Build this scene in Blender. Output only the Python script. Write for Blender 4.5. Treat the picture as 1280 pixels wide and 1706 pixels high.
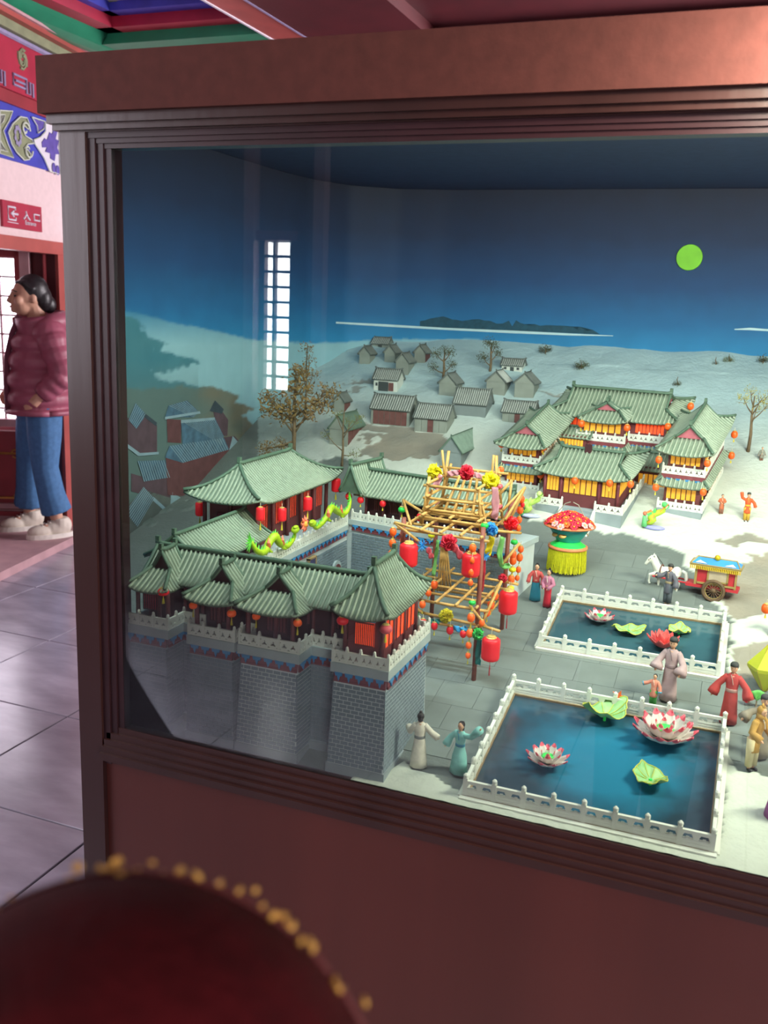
import bpy, bmesh, math, random
from mathutils import Vector, Matrix, noise
random.seed(7)
for o in list(bpy.data.objects): bpy.data.objects.remove(o)
SC = bpy.context.scene
COL = SC.collection
PI = math.pi
V = Vector

# ---------------------------------------------------------------- camera
FPX, YAW, PITCH, ROLL = 1560.0, .3640, .2200, .0400
CAM = V((0, 0, 1.62))
_f = V((-math.sin(YAW) * math.cos(PITCH), math.cos(YAW) * math.cos(PITCH), -math.sin(PITCH)))
_r = V((math.cos(YAW), math.sin(YAW), 0)); _u = _r.cross(_f)
CR = _r * math.cos(ROLL) + _u * math.sin(ROLL); CU = -_r * math.sin(ROLL) + _u * math.cos(ROLL)
cam = bpy.data.cameras.new('camera'); camo = bpy.data.objects.new('camera', cam); COL.objects.link(camo)
camo.matrix_world = Matrix((CR, CU, -_f)).transposed().to_4x4(); camo.location = CAM
cam.sensor_fit = 'VERTICAL'; cam.sensor_height = 36.0; cam.lens = 36.0 * FPX / 1706.0
cam.clip_start = .02; cam.clip_end = 100
cam.dof.use_dof = True; cam.dof.focus_distance = 2.2; cam.dof.aperture_fstop = 6.5
SC.camera = camo

# ---------------------------------------------------------------- world, exposure
w = bpy.data.worlds.new('world'); SC.world = w; w.use_nodes = True
w.node_tree.nodes['Background'].inputs[0].default_value = (.75, .82, 1, 1)
w.node_tree.nodes['Background'].inputs[1].default_value = .6
SC.view_settings.view_transform = 'Standard'; SC.view_settings.look = 'None'
SC.view_settings.exposure = 0.0; SC.view_settings.gamma = 1.0; SC.view_settings.use_curve_mapping = False
SC.cycles.use_denoising = True
SC.cycles.max_bounces = 6; SC.cycles.transparent_max_bounces = 10; SC.cycles.use_adaptive_sampling = True; SC.cycles.adaptive_threshold = .05; SC.cycles.caustics_reflective = False

def area(name, loc, target, sx, sy, power, color):
    l = bpy.data.lights.new(name, 'AREA'); l.shape = 'RECTANGLE'; l.size = sx; l.size_y = sy; l.energy = power; l.color = color
    o = bpy.data.objects.new(name, l); COL.objects.link(o); o.location = loc
    o.rotation_euler = (V(target) - V(loc)).to_track_quat('-Z', 'Y').to_euler(); return o
# two lamp strips and an added fill, hidden behind the case's top rail
area('case_lamp_right', (.50, 1.46, 1.978), (.05, 2.15, .9), 1.1, .05, 62.0, (.99, 1.0, .80))
area('case_lamp_left', (-.62, 1.455, 1.978), (-.62, 1.9, .9), .8, .05, 27.0, (.86, 1.0, .97))
area('added_case_fill', (-.1, 2.22, 2.05), (-.25, 3.2, 1.15), 1.8, .05, 15.5, (.95, 1.0, .93))  # added fill to brighten the far snow and backdrop, without a fixture
# added daylight fills, all unseen; no windows are built at these spots
area('added_rear_fill', (1.75, -2.4, 2.0), (-.4, 1.6, .9), 1.2, 1.4, 75, (1.0, .97, .93))  # added frontal fill for the rails and bastion fronts
area('added_right_fill', (3.0, -.6, 1.8), (-4.2, 4.4, 1.3), 2.4, 1.6, 150, (.97, .91, 1.0))  # added fill facing the left wall
area('added_left_fill', (-2.95, .15, 1.9), (-.9, 1.4, 1.1), 1.4, 1.5, 48, (.95, .91, 1.0))  # added grazing fill on the case front and bastions
area('added_far_fill', (1.2, 7.2, 1.9), (-4.2, 4.4, 1.3), 2.4, 1.8, 470, (1.0, .93, .97))  # added fill hidden behind the case, for left wall, visitor and floor

# ---------------------------------------------------------------- geometry helpers
def ray(px, py): return CR * ((px - 640) / FPX) - CU * ((py - 853) / FPX) + _f
def atY(px, py, Y): d = ray(px, py); return CAM + d * (Y / d.y)
def atZ(px, py, Z): d = ray(px, py); return CAM + d * ((Z - CAM.z) / d.z)
def gz(Y): return .775 + .18 * (Y - 1.42) if Y < 2.62 else .991 + .42 * (Y - 2.62)
def G(px, py):
    d = ray(px, py); lo, hi = .5, 12.0
    for _ in range(50):
        m = (lo + hi) / 2; p = CAM + d * m
        if p.z > gz(p.y): lo = m
        else: hi = m
    return CAM + d * lo
def depth(p): return (V(p) - CAM).dot(_f)
def mpp(p): return depth(p) / FPX          # metres per photo pixel at a point

def lin(h):
    h = h.lstrip('#'); c = [int(h[i:i + 2], 16) / 255 for i in (0, 2, 4)]
    return tuple((x / 12.92 if x <= .04045 else ((x + .055) / 1.055) ** 2.4) for x in c) + (1,)

MATS = {}
def mat(name, color='#888888', rough=.6, metal=0, var=.12, scale=30, bump=0, bscale=None, emit=None, estr=0, alpha=None, spec=.5, color2=None, stretch=None, coat=0, attr=None, trans=0):
    if name in MATS: return MATS[name]
    m = bpy.data.materials.new(name); m.use_nodes = True; nt = m.node_tree; N = nt.nodes; L = nt.links
    b = N['Principled BSDF']
    b.inputs['Roughness'].default_value = rough; b.inputs['Metallic'].default_value = metal
    b.inputs['Specular IOR Level'].default_value = spec
    if coat: b.inputs['Coat Weight'].default_value = coat; b.inputs['Coat Roughness'].default_value = .15
    if trans: b.inputs['Transmission Weight'].default_value = trans
    c = lin(color)
    tc = N.new('ShaderNodeTexCoord'); mp = N.new('ShaderNodeMapping'); L.new(tc.outputs['Object'], mp.inputs[0])
    if stretch: mp.inputs['Scale'].default_value = stretch
    nz = N.new('ShaderNodeTexNoise'); nz.inputs['Scale'].default_value = scale; nz.inputs['Detail'].default_value = 5
    L.new(mp.outputs[0], nz.inputs[0])
    rp = N.new('ShaderNodeValToRGB'); rp.color_ramp.elements[0].position = .3; rp.color_ramp.elements[1].position = .7
    c2 = lin(color2) if color2 else tuple(min(1, x * (1 + var)) for x in c[:3]) + (1,)
    c1 = c if color2 else tuple(x * (1 - var) for x in c[:3]) + (1,)
    rp.color_ramp.elements[0].color = c1; rp.color_ramp.elements[1].color = c2
    L.new(nz.outputs['Fac'], rp.inputs[0])
    src = rp.outputs[0]
    if attr:
        a = N.new('ShaderNodeVertexColor'); a.layer_name = attr
        mx = N.new('ShaderNodeMix'); mx.data_type = 'RGBA'; mx.blend_type = 'MULTIPLY'; mx.inputs[0].default_value = 1
        L.new(a.outputs[0], mx.inputs[6]); L.new(src, mx.inputs[7]); src = mx.outputs[2]
    L.new(src, b.inputs['Base Color'])
    if bump:
        n2 = N.new('ShaderNodeTexNoise'); n2.inputs['Scale'].default_value = bscale or scale * 3; n2.inputs['Detail'].default_value = 6
        L.new(mp.outputs[0], n2.inputs[0]); bp = N.new('ShaderNodeBump'); bp.inputs['Strength'].default_value = bump; bp.inputs['Distance'].default_value = .01
        L.new(n2.outputs['Fac'], bp.inputs['Height']); L.new(bp.outputs[0], b.inputs['Normal'])
    if estr:
        b.inputs['Emission Color'].default_value = lin(emit or color); b.inputs['Emission Strength'].default_value = estr
    MATS[name] = m; return m

class MB:
    def __init__(s, M=None): s.v = []; s.f = []; s.M = M; s.warp = None
    def add(s, vs, fs):
        n = len(s.v)
        for p in vs:
            p = V(p)
            if s.M is not None: p = s.M @ p
            if s.warp: p = s.warp(p)
            s.v.append(p)
        s.f += [tuple(i + n for i in f) for f in fs]; return s
    def box(s, c, d, R=None):
        x, y, z = d[0] / 2, d[1] / 2, d[2] / 2
        vs = [V((a * x, b * y, e * z)) for e in (-1, 1) for b in (-1, 1) for a in (-1, 1)]
        if R is not None: vs = [R @ p for p in vs]
        c = V(c)
        return s.add([c + p for p in vs], [(0, 2, 3, 1), (4, 5, 7, 6), (0, 1, 5, 4), (2, 6, 7, 3), (0, 4, 6, 2), (1, 3, 7, 5)])
    def bb(s, a, b): return s.box([(a[i] + b[i]) / 2 for i in range(3)], [abs(b[i] - a[i]) for i in range(3)])
    def frus(s, b0, b1, t0, t1, z0, z1):       # bottom rect b0..b1, top rect t0..t1
        vs = [(b0[0], b0[1], z0), (b1[0], b0[1], z0), (b1[0], b1[1], z0), (b0[0], b1[1], z0), (t0[0], t0[1], z1), (t1[0], t0[1], z1), (t1[0], t1[1], z1), (t0[0], t1[1], z1)]
        return s.add(vs, [(3, 2, 1, 0), (4, 5, 6, 7), (0, 1, 5, 4), (1, 2, 6, 5), (2, 3, 7, 6), (3, 0, 4, 7)])
    def tube(s, pts, r, n=6, cap=True):
        pts = [V(p) for p in pts]; k = len(pts); rs = r if isinstance(r, (list, tuple)) else [r] * k
        vs = []; up = None
        for i, p in enumerate(pts):
            t = (pts[min(i + 1, k - 1)] - pts[max(i - 1, 0)])
            t = t.normalized() if t.length > 1e-9 else V((0, 0, 1))
            if up is None: up = V((0, 0, 1)) if abs(t.z) < .9 else V((1, 0, 0))
            a = t.cross(up); a = a.normalized() if a.length > 1e-6 else t.orthogonal().normalized()
            up = a.cross(t).normalized()
            for j in range(n):
                q = 2 * PI * (j + .5) / n; vs.append(p + (a * math.cos(q) + up * math.sin(q)) * rs[i])
        fs = [(i * n + j, i * n + (j + 1) % n, (i + 1) * n + (j + 1) % n, (i + 1) * n + j) for i in range(k - 1) for j in range(n)]
        if cap: fs += [tuple(range(n - 1, -1, -1)), tuple((k - 1) * n + j for j in range(n))]
        return s.add(vs, fs)
    def lathe(s, prof, n=12, c=(0, 0, 0), sx=1, sy=1, R=None):
        c = V(c); vs = []
        for r, z in prof:
            for j in range(n):
                q = 2 * PI * j / n; p = V((r * math.cos(q) * sx, r * math.sin(q) * sy, z))
                vs.append(c + (R @ p if R is not None else p))
        k = len(prof)
        fs = [(i * n + j, i * n + (j + 1) % n, (i + 1) * n + (j + 1) % n, (i + 1) * n + j) for i in range(k - 1) for j in range(n)]
        fs += [tuple(range(n - 1, -1, -1)), tuple((k - 1) * n + j for j in range(n))]
        return s.add(vs, fs)
    def ell(s, c, r, n=10, m=7, R=None):
        if not isinstance(r, (tuple, list)): r = (r, r, r)
        prof = [(math.sin(PI * i / m), -math.cos(PI * i / m)) for i in range(m + 1)]
        prof[0] = (.02, -1); prof[-1] = (.02, 1)
        vs = []; c = V(c)
        for a, z in prof:
            for j in range(n):
                q = 2 * PI * j / n; p = V((a * math.cos(q) * r[0], a * math.sin(q) * r[1], z * r[2]))
                vs.append(c + (R @ p if R is not None else p))
        k = m + 1
        fs = [(i * n + j, i * n + (j + 1) % n, (i + 1) * n + (j + 1) % n, (i + 1) * n + j) for i in range(k - 1) for j in range(n)]
        fs += [tuple(range(n - 1, -1, -1)), tuple((k - 1) * n + j for j in range(n))]
        return s.add(vs, fs)
    def slab(s, pts, d):                        # 3-D polygon pts pushed along vector d
        d = V(d); a = [V(p) for p in pts]; n = len(a)
        return s.add(a + [p + d for p in a], [tuple(range(n - 1, -1, -1)), tuple(n + i for i in range(n))] + [(i, (i + 1) % n, n + (i + 1) % n, n + i) for i in range(n)])
    def grid(s, fn, nu, nv, thick=None):
        P = [[V(fn(i / nu, j / nv)) for i in range(nu + 1)] for j in range(nv + 1)]
        vs = [p for row in P for p in row]; w_ = nu + 1
        fs = [(j * w_ + i, j * w_ + i + 1, (j + 1) * w_ + i + 1, (j + 1) * w_ + i) for j in range(nv) for i in range(nu)]
        if thick is None: return s.add(vs, fs)
        t = V(thick); n = len(vs); ff = fs + [tuple(n + k for k in reversed(f)) for f in fs]
        rim = [i for i in range(nu + 1)] + [j * w_ + nu for j in range(1, nv + 1)] + [nv * w_ + i for i in range(nu - 1, -1, -1)] + [j * w_ for j in range(nv - 1, 0, -1)]
        for a in range(len(rim)):
            b = rim[(a + 1) % len(rim)]; ff.append((rim[a], n + rim[a], n + b, b))
        return s.add(vs + [p + t for p in vs], ff)
    def mesh(s, name, m, smooth=False):
        me = bpy.data.meshes.new(name); me.from_pydata([tuple(p) for p in s.v], [], s.f)
        if m is not None: me.materials.append(m)
        bm = bmesh.new(); bm.from_mesh(me); bmesh.ops.recalc_face_normals(bm, faces=bm.faces); bm.to_mesh(me); bm.free()
        if smooth: me.shade_smooth()
        return me
    def build(s, name, m, parent=None, smooth=False, world=True):
        o = bpy.data.objects.new(name, s.mesh(name, m, smooth)); COL.objects.link(o)
        if parent is not None: adopt(o, parent, world)
        return o

WM = {}
def wmat(o): return WM.get(o.name, Matrix())
def adopt(o, parent, world=True):
    o.parent = parent
    if world: o.matrix_parent_inverse = wmat(parent).inverted(); WM[o.name] = o.matrix_basis.copy()
    else: WM[o.name] = wmat(parent) @ o.matrix_basis
def inst(name, me, M, parent, world=True):      # shared mesh data, M = matrix (world or local to the parent)
    o = bpy.data.objects.new(name, me); COL.objects.link(o); o.matrix_basis = M
    if parent is not None: adopt(o, parent, world)
    return o
def tag(o, label=None, cat=None, group=None, kind=None):
    if label: o['label'] = label
    if cat: o['category'] = cat
    if group: o['group'] = group
    if kind: o['kind'] = kind
    return o
def thing(name, label, cat, loc=(0, 0, 0), rz=0, group=None):
    o = bpy.data.objects.new(name, None); COL.objects.link(o); o.empty_display_size = .02
    o.location = loc; o.rotation_euler = (0, 0, rz)
    WM[o.name] = Matrix.Translation(loc) @ Matrix.Rotation(rz, 4, 'Z')
    return tag(o, label, cat, group)
def frame(o, x, y=None, z=None):                # 4x4 from origin and axis vectors
    x = V(x); 
    if z is None: z = V((0, 0, 1))
    z = V(z); y = V(y) if y is not None else z.cross(x)
    return Matrix(((x.x, y.x, z.x, o[0]), (x.y, y.y, z.y, o[1]), (x.z, y.z, z.z, o[2]), (0, 0, 0, 1)))
def T(x, y, z): return Matrix.Translation((x, y, z))
def RZ(a): return Matrix.Rotation(a, 4, 'Z')
def S3(a, b, c): return Matrix.Diagonal((a, b, c, 1))
# ================================================================ the room
M_tile = mat('floor_tile', '#a5a0af', .2, var=.25, scale=3.2, stretch=(1, 2.6, 1), bump=.05, bscale=8, spec=.6)
M_grout = mat('grout', '#4a4750', .8)
M_plaster = mat('pink_plaster', '#d8bfc0', .85, var=.04)
M_red = mat('red_lacquer', '#8e2f38', .45, var=.15, scale=6)
M_dred = mat('dark_red_wood', '#4c1219', .5, var=.15, scale=6)
M_sal = mat('salmon_paint', '#a04a44', .5, var=.15, scale=5)
M_green = mat('green_paint', '#1f7a5a', .5, var=.12, scale=8)
M_crim = mat('crimson_paint', '#a01e3a', .5, var=.12, scale=8)
M_blue = mat('cobalt_paint', '#3a3ea8', .55, var=.15, scale=12)
M_white = mat('white_paint', '#d2ccd6', .7, var=.05)
M_olive = mat('olive_paint', '#7f8466', .7, var=.15, scale=14)
M_lav = mat('lavender_paint', '#8f86a8', .6, var=.1)
M_pale = mat('pale_line', '#c9cfc0', .6)
M_purple = mat('violet_paint', '#5a4a9c', .6, var=.2, scale=20)
M_gold = mat('gold_trim', '#c79a54', .35, metal=.6)
M_stone = mat('pink_stone', '#b58f94', .6, var=.15, scale=8)
M_sky = mat('daylight', '#ffffff', 1, emit='#f4f1ff', estr=5.5)
M_sky2 = mat('bright_daylight', '#ffffff', 1, emit='#ffffff', estr=17)
M_skyw = mat('hazy_daylight', '#ffffff', 1, emit='#f0eefa', estr=4)

# floor with its tiles
fl = MB().bb((-7.6, -3.1, -.06), (3.2, 8.2, -.006)).build('floor', M_grout); tag(fl, kind='structure')
TS = .62
tmesh = MB().box((0, 0, -.006), (TS - .006, TS - .006, .012)).mesh('floor_tile', M_tile)
bmx = bmesh.new(); bmx.from_mesh(tmesh); bmesh.ops.bevel(bmx, geom=bmx.edges[:], offset=.002, segments=1, affect='EDGES'); bmx.to_mesh(tmesh); bmx.free()
near = []; far = []
ox, oy = atZ(146, 1400, 0).x, atZ(0, 1344, 0).y
for i in range(-11, 9):
    for j in range(-9, 12):
        x = ox + (i + .5) * TS; y = oy + (j + .5) * TS
        if -7.5 < x < 3.1 and -3 < y < 8.1:
            inside = (x > -1.1 and y > 1.3)
            if -5.2 < x < -1 and .8 < y < 6.4 and not inside: inst('floor_tile', tmesh, T(x, y, 0), fl)
            elif not inside: far.append((x, y))
mb = MB()
for x, y in far: mb.box((x, y, -.006), (TS - .006, TS - .006, .012))
tag(mb.build('floor_tiles', M_tile, fl), kind='stuff')

# ceiling with coffers
ZC = 3.1
cl = MB().bb((-7.6, -3.1, 3.32), (3.2, 8.2, 3.4)).build('ceiling', M_dred); tag(cl, kind='structure')
def beam(name, a, b, z0, z1, m): return MB().bb((a[0], a[1], z0), (b[0], b[1], z1)).build(name, m, cl)
def rbeam(name, a, b, r, m):
    return MB().tube([a, b], r, 16).build(name, m, cl, True)
gx, gy = -4.02, 5.27
rbeam('green_beam', (gx - .02, -3, ZC + .12), (gx - .02, gy + .16, ZC + .12), .15, M_green)
beam('green_beam', (gx, gy - .1), (-2.84, gy + .16), ZC, 3.3, M_green)
beam('crimson_beam', (gx + .1, -3), (gx + .23, gy - .02), ZC + .06, 3.3, M_crim)
beam('crimson_beam', (gx + .1, gy - .21), (-2.84, gy - .1), ZC + .06, 3.3, M_crim)
bl = beam('blue_border', (gx + .2, -3), (gx + .29, gy - .18), ZC + .12, 3.3, M_blue)
beam('blue_border', (gx + .2, gy - .31), (-2.84, gy - .2), ZC + .12, 3.3, M_blue)
cp = beam('coffer_panel', (gx + .25, -3), (-2.8, gy - .27), ZC + .17, 3.3, M_white)
def zplane(poly, z, m, parent, name, d=.004):
    return MB().slab([atZ(px, py, z) for px, py in poly], (0, 0, d)).build(name, m, parent)
zp = ZC + .165
for poly, m in [([(155, 2), (175, 12), (200, 18), (230, 15), (260, 17), (288, 17), (255, 12), (225, 9), (215, 2), (190, 5)], M_blue),
                ([(172, 3), (190, 16), (205, 22), (200, 10), (195, 2)], M_olive), ([(185, 4), (192, 12), (200, 9), (198, 3)], M_gold),
                ([(297, 16), (310, 9), (335, 5), (352, 8), (345, 12), (325, 12), (308, 15)], M_blue), ([(348, 4), (358, 0), (366, 3), (362, 10), (352, 10)], M_green)]:
    zplane(poly, zp, m, cp, 'painted_cloud')
zplane([(100 + 16, 0), (188, 32), (390, 23), (390, 21.5), (189, 30), (119, 0)], zp, M_blue, cp, 'painted_line')
beam('red_beam', (-2.83, -3), (-2.6, 5.5), ZC - .0, 3.3, M_sal)
beam('white_edge', (-2.845, -3), (-2.83, 5.5), ZC - .005, 3.2, M_white)
beam('white_edge', (-2.615, -3), (-2.6, 5.5), ZC - .012, 3.2, M_lav)
beam('red_beam', (-2.6, -3), (-1.9, 5.5), ZC - .01, 3.3, M_dred)
beam('red_beam', (-1.9, -3), (3.1, 5.5), ZC + .06, 3.3, M_dred)
for k in range(5): beam('cross_beam', (-1.9, -2.6 + k * 1.7), (3.1, -2.35 + k * 1.7), ZC - .02, 3.3, M_dred)
beam('cross_beam', (-7.5, 5.5), (3.1, 5.8), ZC - .05, 3.3, M_dred)

# left wall, turned twelve degrees
WA = math.radians(12); WO = V((-4.22, 5.07, 0)); WT = V((-math.sin(WA), math.cos(WA), 0)); WN = V((math.cos(WA), math.sin(WA), 0))
WF = frame(WO, WT, -WN)          # x = along the wall (away), y = into the wall, z = up
def wmb(): return MB(WF)
def wl(px, py, off=0):
    d = ray(px, py); k = (WO + WN * off - CAM).dot(WN) / d.dot(WN); p = CAM + d * k
    return V(((p - WO).dot(WT), -off, p.z))
def wpoly(poly, off, m, parent, name, th=.004):
    return wmb().slab([wl(px, py, off) for px, py in poly], (0, th, 0)).build(name, m, parent)
wall = wmb().bb((-5.3, 0, 1.9), (3.2, .42, 3.3)).bb((-.02, 0, 0), (3.2, .42, 1.9)).bb((-5.3, 0, 0), (-2.3, .42, 1.9)).build('wall_left', M_plaster); tag(wall, kind='structure')
tr1 = wmb().bb((-2.4, -.03, 1.835), (.1, .05, 1.912)).build('trim_1', M_sal); tag(tr1, kind='structure')
tr2 = wmb().bb((-.10, -.02, 0), (.02, .02, 1.9)).build('trim_2', M_sal); tag(tr2, kind='structure')
tr3 = wmb().bb((-.105, .0, .05), (-.09, .43, 1.86)).build('trim_3', M_dred); tag(tr3, kind='structure')
wmb().tube([(-.11, .07, .05), (-.11, .07, 1.84)], .012, 6).build('bead', M_red, tr3)
# frieze and beams over the wall
frz = wmb().bb((-5.3, -.012, 2.332), (.09, .01, 2.632)).build('trim_4', M_blue); tag(frz, kind='structure')
Zm = lambda pts: [(x / 7.108, 60 + y / 7.108) for x, y in pts]
FR = [([(540, 1020), (700, 1080), (715, 1640), (590, 1600), (520, 1440), (410, 1270), (400, 1230), (480, 1200), (540, 1130)], M_white),
      ([(100, 1140), (150, 1040), (240, 955), (320, 970), (350, 1050), (335, 1105), (285, 1060), (270, 1110), (300, 1180), (380, 1230), (400, 1270), (330, 1280), (290, 1330), (330, 1350), (365, 1400), (350, 1460), (290, 1470), (200, 1380), (140, 1280)], M_olive),
      ([(0, 880), (150, 890), (110, 1000), (40, 1120), (90, 1270), (160, 1440), (0, 1390)], M_olive),
      ([(0, 930), (60, 930), (40, 1010), (0, 1060)], M_white), ([(0, 1230), (30, 1290), (90, 1370), (0, 1345)], M_white),
      ([(380, 960), (470, 990), (530, 1010), (520, 1100), (450, 1150), (440, 1060)], M_purple)]
for poly, m in FR:
    q = wpoly(Zm(poly), .016, m, frz, 'painted_scroll')
    pts = [wl(a, b, .022) for a, b in Zm(poly)]
    wmb().tube(pts + pts[:1], .004, 5).build('painted_outline', M_pale, q)
wpoly(Zm([(500, 1260), (530, 1210), (560, 1230), (590, 1140), (620, 1160), (650, 1080), (690, 1100), (660, 1220), (700, 1240), (680, 1320), (705, 1400), (660, 1400), (650, 1480), (600, 1450), (600, 1390), (540, 1370), (560, 1320), (505, 1320)]), .021, M_purple, frz, 'painted_flower')
for cxy in [(640, 1560), (650, 1120), (685, 1590)]:
    p = wl(*Zm([cxy])[0], .021); wmb().ell(p, (.022, .004, .03)).build('painted_leaf', M_purple, frz)
for k in range(9):
    a = k * 2 * PI / 9; p = wl(*Zm([(215, 1180)])[0], .022)
    wmb().ell(p + V((.03 * math.cos(a), 0, .045 * math.sin(a))), (.012, .004, .016), 6, 4).build('painted_petal', M_lav, frz)
for (cx, cy, flip) in [(305, 1110, 1), (335, 1350, -1)]:
    pts = []
    for k in range(14):
        a = k * .45; r = .05 * (1 - k / 16); p = wl(*Zm([(cx, cy)])[0], .024); pts.append(p + V((r * math.cos(a), 0, flip * r * math.sin(a))))
    wmb().tube(pts, .006, 5).build('painted_curl', M_pale, frz)
wmb().bb((.045, -.02, 2.33), (.075, .0, 2.632)).build('painted_edge', M_olive, frz)
rs = wmb().bb((-5.3, -.03, 2.632), (.2, .02, 2.70)).build('trim_5', M_red); tag(rs, kind='structure')
rb = wmb().bb((-5.3, -.05, 2.70), (.05, .02, 3.0)).build('trim_6', M_crim); tag(rb, kind='structure')
# meander on the red beam
for k in range(9):
    s0 = -.09 - k * .30
    key = [(0, .0), (0, .075), (-.035, .075), (-.035, .01), (-.07, .01), (-.07, .085), (-.21, .085), (-.21, .03), (-.09, .03), (-.09, .055), (-.19, .055)]
    wmb().tube([(s0 + a, -.056, 2.705 + b) for a, b in key], .007, 5).build('meander', M_lav, rb)
    q = wmb(); 
    for c in range(4):
        a0 = 2 * PI * c / 4 + k
        q.tube([(s0 - .1 + .05 * math.cos(a0 + t * .6) * (1 - t * .12), -.053, 2.89 + .06 * math.sin(a0 + t * .6) * (1 - t * .12)) for t in range(7)], .008, 5)
    q.build('painted_dragon', M_olive, rb)
tg = wmb().tube([(-5.3, -.055, 2.985), (-.11, -.055, 2.985), (-.05, -.055, 2.93), (-.05, -.055, 2.84)], .016, 6).build('bead', M_lav, rb)
t7 = wmb().bb((-5.3, -.09, 3.0), (.3, .02, 3.05)).build('trim_7', M_olive); tag(t7, kind='structure')
t8 = wmb().bb((-5.3, -.14, 3.05), (.3, .02, 3.10)).build('trim_8', M_sal); tag(t8, kind='structure')
wmb().bb((-5.3, -.16, 3.075), (.3, -.13, 3.09)).build('bead', M_stone, t8)
# exit sign
sg = thing('entrance_sign', 'small crimson entrance sign with white arrow icon on pink wall', 'sign', WF @ V((-.47, 0, 1.96)))
sz = wl(2, 332, .01); se = wl(69, 387, .01)
s0, s1, z1, z0 = sz.x, se.x, sz.z, se.z
wmb().bb((s0, -.016, z0), (s1, -.001, z1)).build('plate', M_crim, sg)
def sbar(a, b, t=.006): return wmb().tube([(s0 + a[0] * (s1 - s0), -.018, z0 + a[1] * (z1 - z0)), (s0 + b[0] * (s1 - s0), -.018, z0 + b[1] * (z1 - z0))], t, 5)
def sgl(name, segs, t=.006):
    q = wmb()
    for sgm in segs:
        q.tube([(s0 + a * (s1 - s0), -.018, z0 + b * (z1 - z0)) for a, b in sgm], t, 5)
    return q.build(name, M_white, sg)
sgl('door_icon', [[(.3, .68), (.3, .78), (.12, .78), (.12, .3), (.3, .3), (.3, .4)]])
sgl('arrow', [[(.36, .54), (.19, .54)], [(.26, .64), (.19, .54), (.26, .44)]])
sgl('character_enter', [[(.57, .72), (.58, .6), (.54, .48), (.5, .4)], [(.58, .62), (.62, .48), (.67, .4)]], .005)
sgl('character_mouth', [[(.78, .66), (.93, .66), (.93, .43), (.78, .43), (.78, .67)]], .005)
cu = bpy.data.curves.new('entrance_text', 'FONT'); cu.body = 'Entrance'; cu.size = .035; cu.extrude = .001
to = bpy.data.objects.new('tmp', cu); COL.objects.link(to); bpy.context.view_layer.update()
me = bpy.data.meshes.new_from_object(to.evaluated_get(bpy.context.evaluated_depsgraph_get())); bpy.data.objects.remove(to)
me.materials.clear(); me.materials.append(M_white)
inst('lettering', me, WF @ frame((s0 + .54 * (s1 - s0), -.018, z0 + .2 * (z1 - z0)), (1, 0, 0), (0, 0, 1), (0, -1, 0)), sg)
sgl('underline', [[(.1, .2), (.36, .19)]], .0025)

# doorway recess: threshold, window leaf with lattice and red panels, dark reveal
thr = wmb().bb((-2.6, -.17, 0), (.06, .44, .05)).build('trim_9', M_stone); tag(thr, kind='structure')
rec = wmb().bb((-2.6, 1.75, 0), (.2, 1.85, 3.0)).bb((-.08, .42, 0), (.1, 1.75, 3.0)).bb((-2.6, .42, 2.2), (.1, 1.75, 2.3)).build('wall_recess', M_dred); tag(rec, kind='structure')
LR = WF @ V((-.125, .17, .05)); LD = V((-.91, -.41, 0)).normalized()   # leaf runs from its near right edge into the recess
LF = frame(LR, LD, V((-.41, .91, 0)).normalized())
def lmb(): return MB(LF)
win = thing('window_1', 'lattice', 'window'); del win['label']; del win['category']; tag(win, kind='structure')
LW = 1.35
H0, H1, H2 = .62, .86, 1.82
lmb().bb((0, -.03, .0), (LW, .05, .12)).build('sill', M_stone, win)
lmb().bb((-.0, -.02, .12), (LW, .04, H0 - .0)).build('lower_panel', M_red, win)
for k in range(2):
    x0 = .12 + k * .62; x1 = x0 + .52
    pts = [(x0, -.027, .2), (x0, -.027, .5), (x1, -.027, .5), (x1, -.027, .2), (x0, -.027, .2)]
    lmb().tube(pts, .009, 5).build('gold_moulding', M_gold, win)
    for cx in (x0, x1):
        for cz in (.2, .5): lmb().tube([(cx + .035 * math.cos(a * .8) * (1 if cx == x0 else -1), -.03, cz + .03 * math.sin(a * .8)) for a in range(8)], .006, 5).build('gold_curl', M_gold, win)
for zz, th in ((H0, .03), (H0 + .06, .05), (.08, .03), (.13, .035)): lmb().bb((-.02, -.05, zz), (LW, .02, zz + th)).build('moulding', M_stone if th > .03 else M_red, win)
lmb().bb((-.01, -.03, H0), (.05, .04, H2 + .06)).build('frame', M_stone, win)
lmb().bb((-.01, -.045, H2 - .02), (LW, .04, H2 + .06)).build('frame', M_stone, win)
lmb().bb((.05, -.02, H0 + .1), (.085, .02, H2 - .02)).bb((.05, -.02, H2 - .06), (LW, .02, H2 - .02)).build('frame', M_red, win)
for k in range(12): lmb().bb((.085 + .095 * (k + 1), -.01, H0 + .1), (.097 + .095 * (k + 1), .008, H2 - .05)).build('lattice_bar', M_stone, win)
for k in range(9): lmb().bb((.085, -.012, H0 + .17 + k * .12), (LW, .01, H0 + .182 + k * .12)).build('lattice_bar', M_stone, win)
lmb().bb((.05, .02, H0 + .06), (LW, .03, H2 - .02)).build('pane', M_sky, win)
lmb().bb((-.3, .25, H2), (LW, .27, H2 + .35)).build('transom_pane', M_sky, win)

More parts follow.
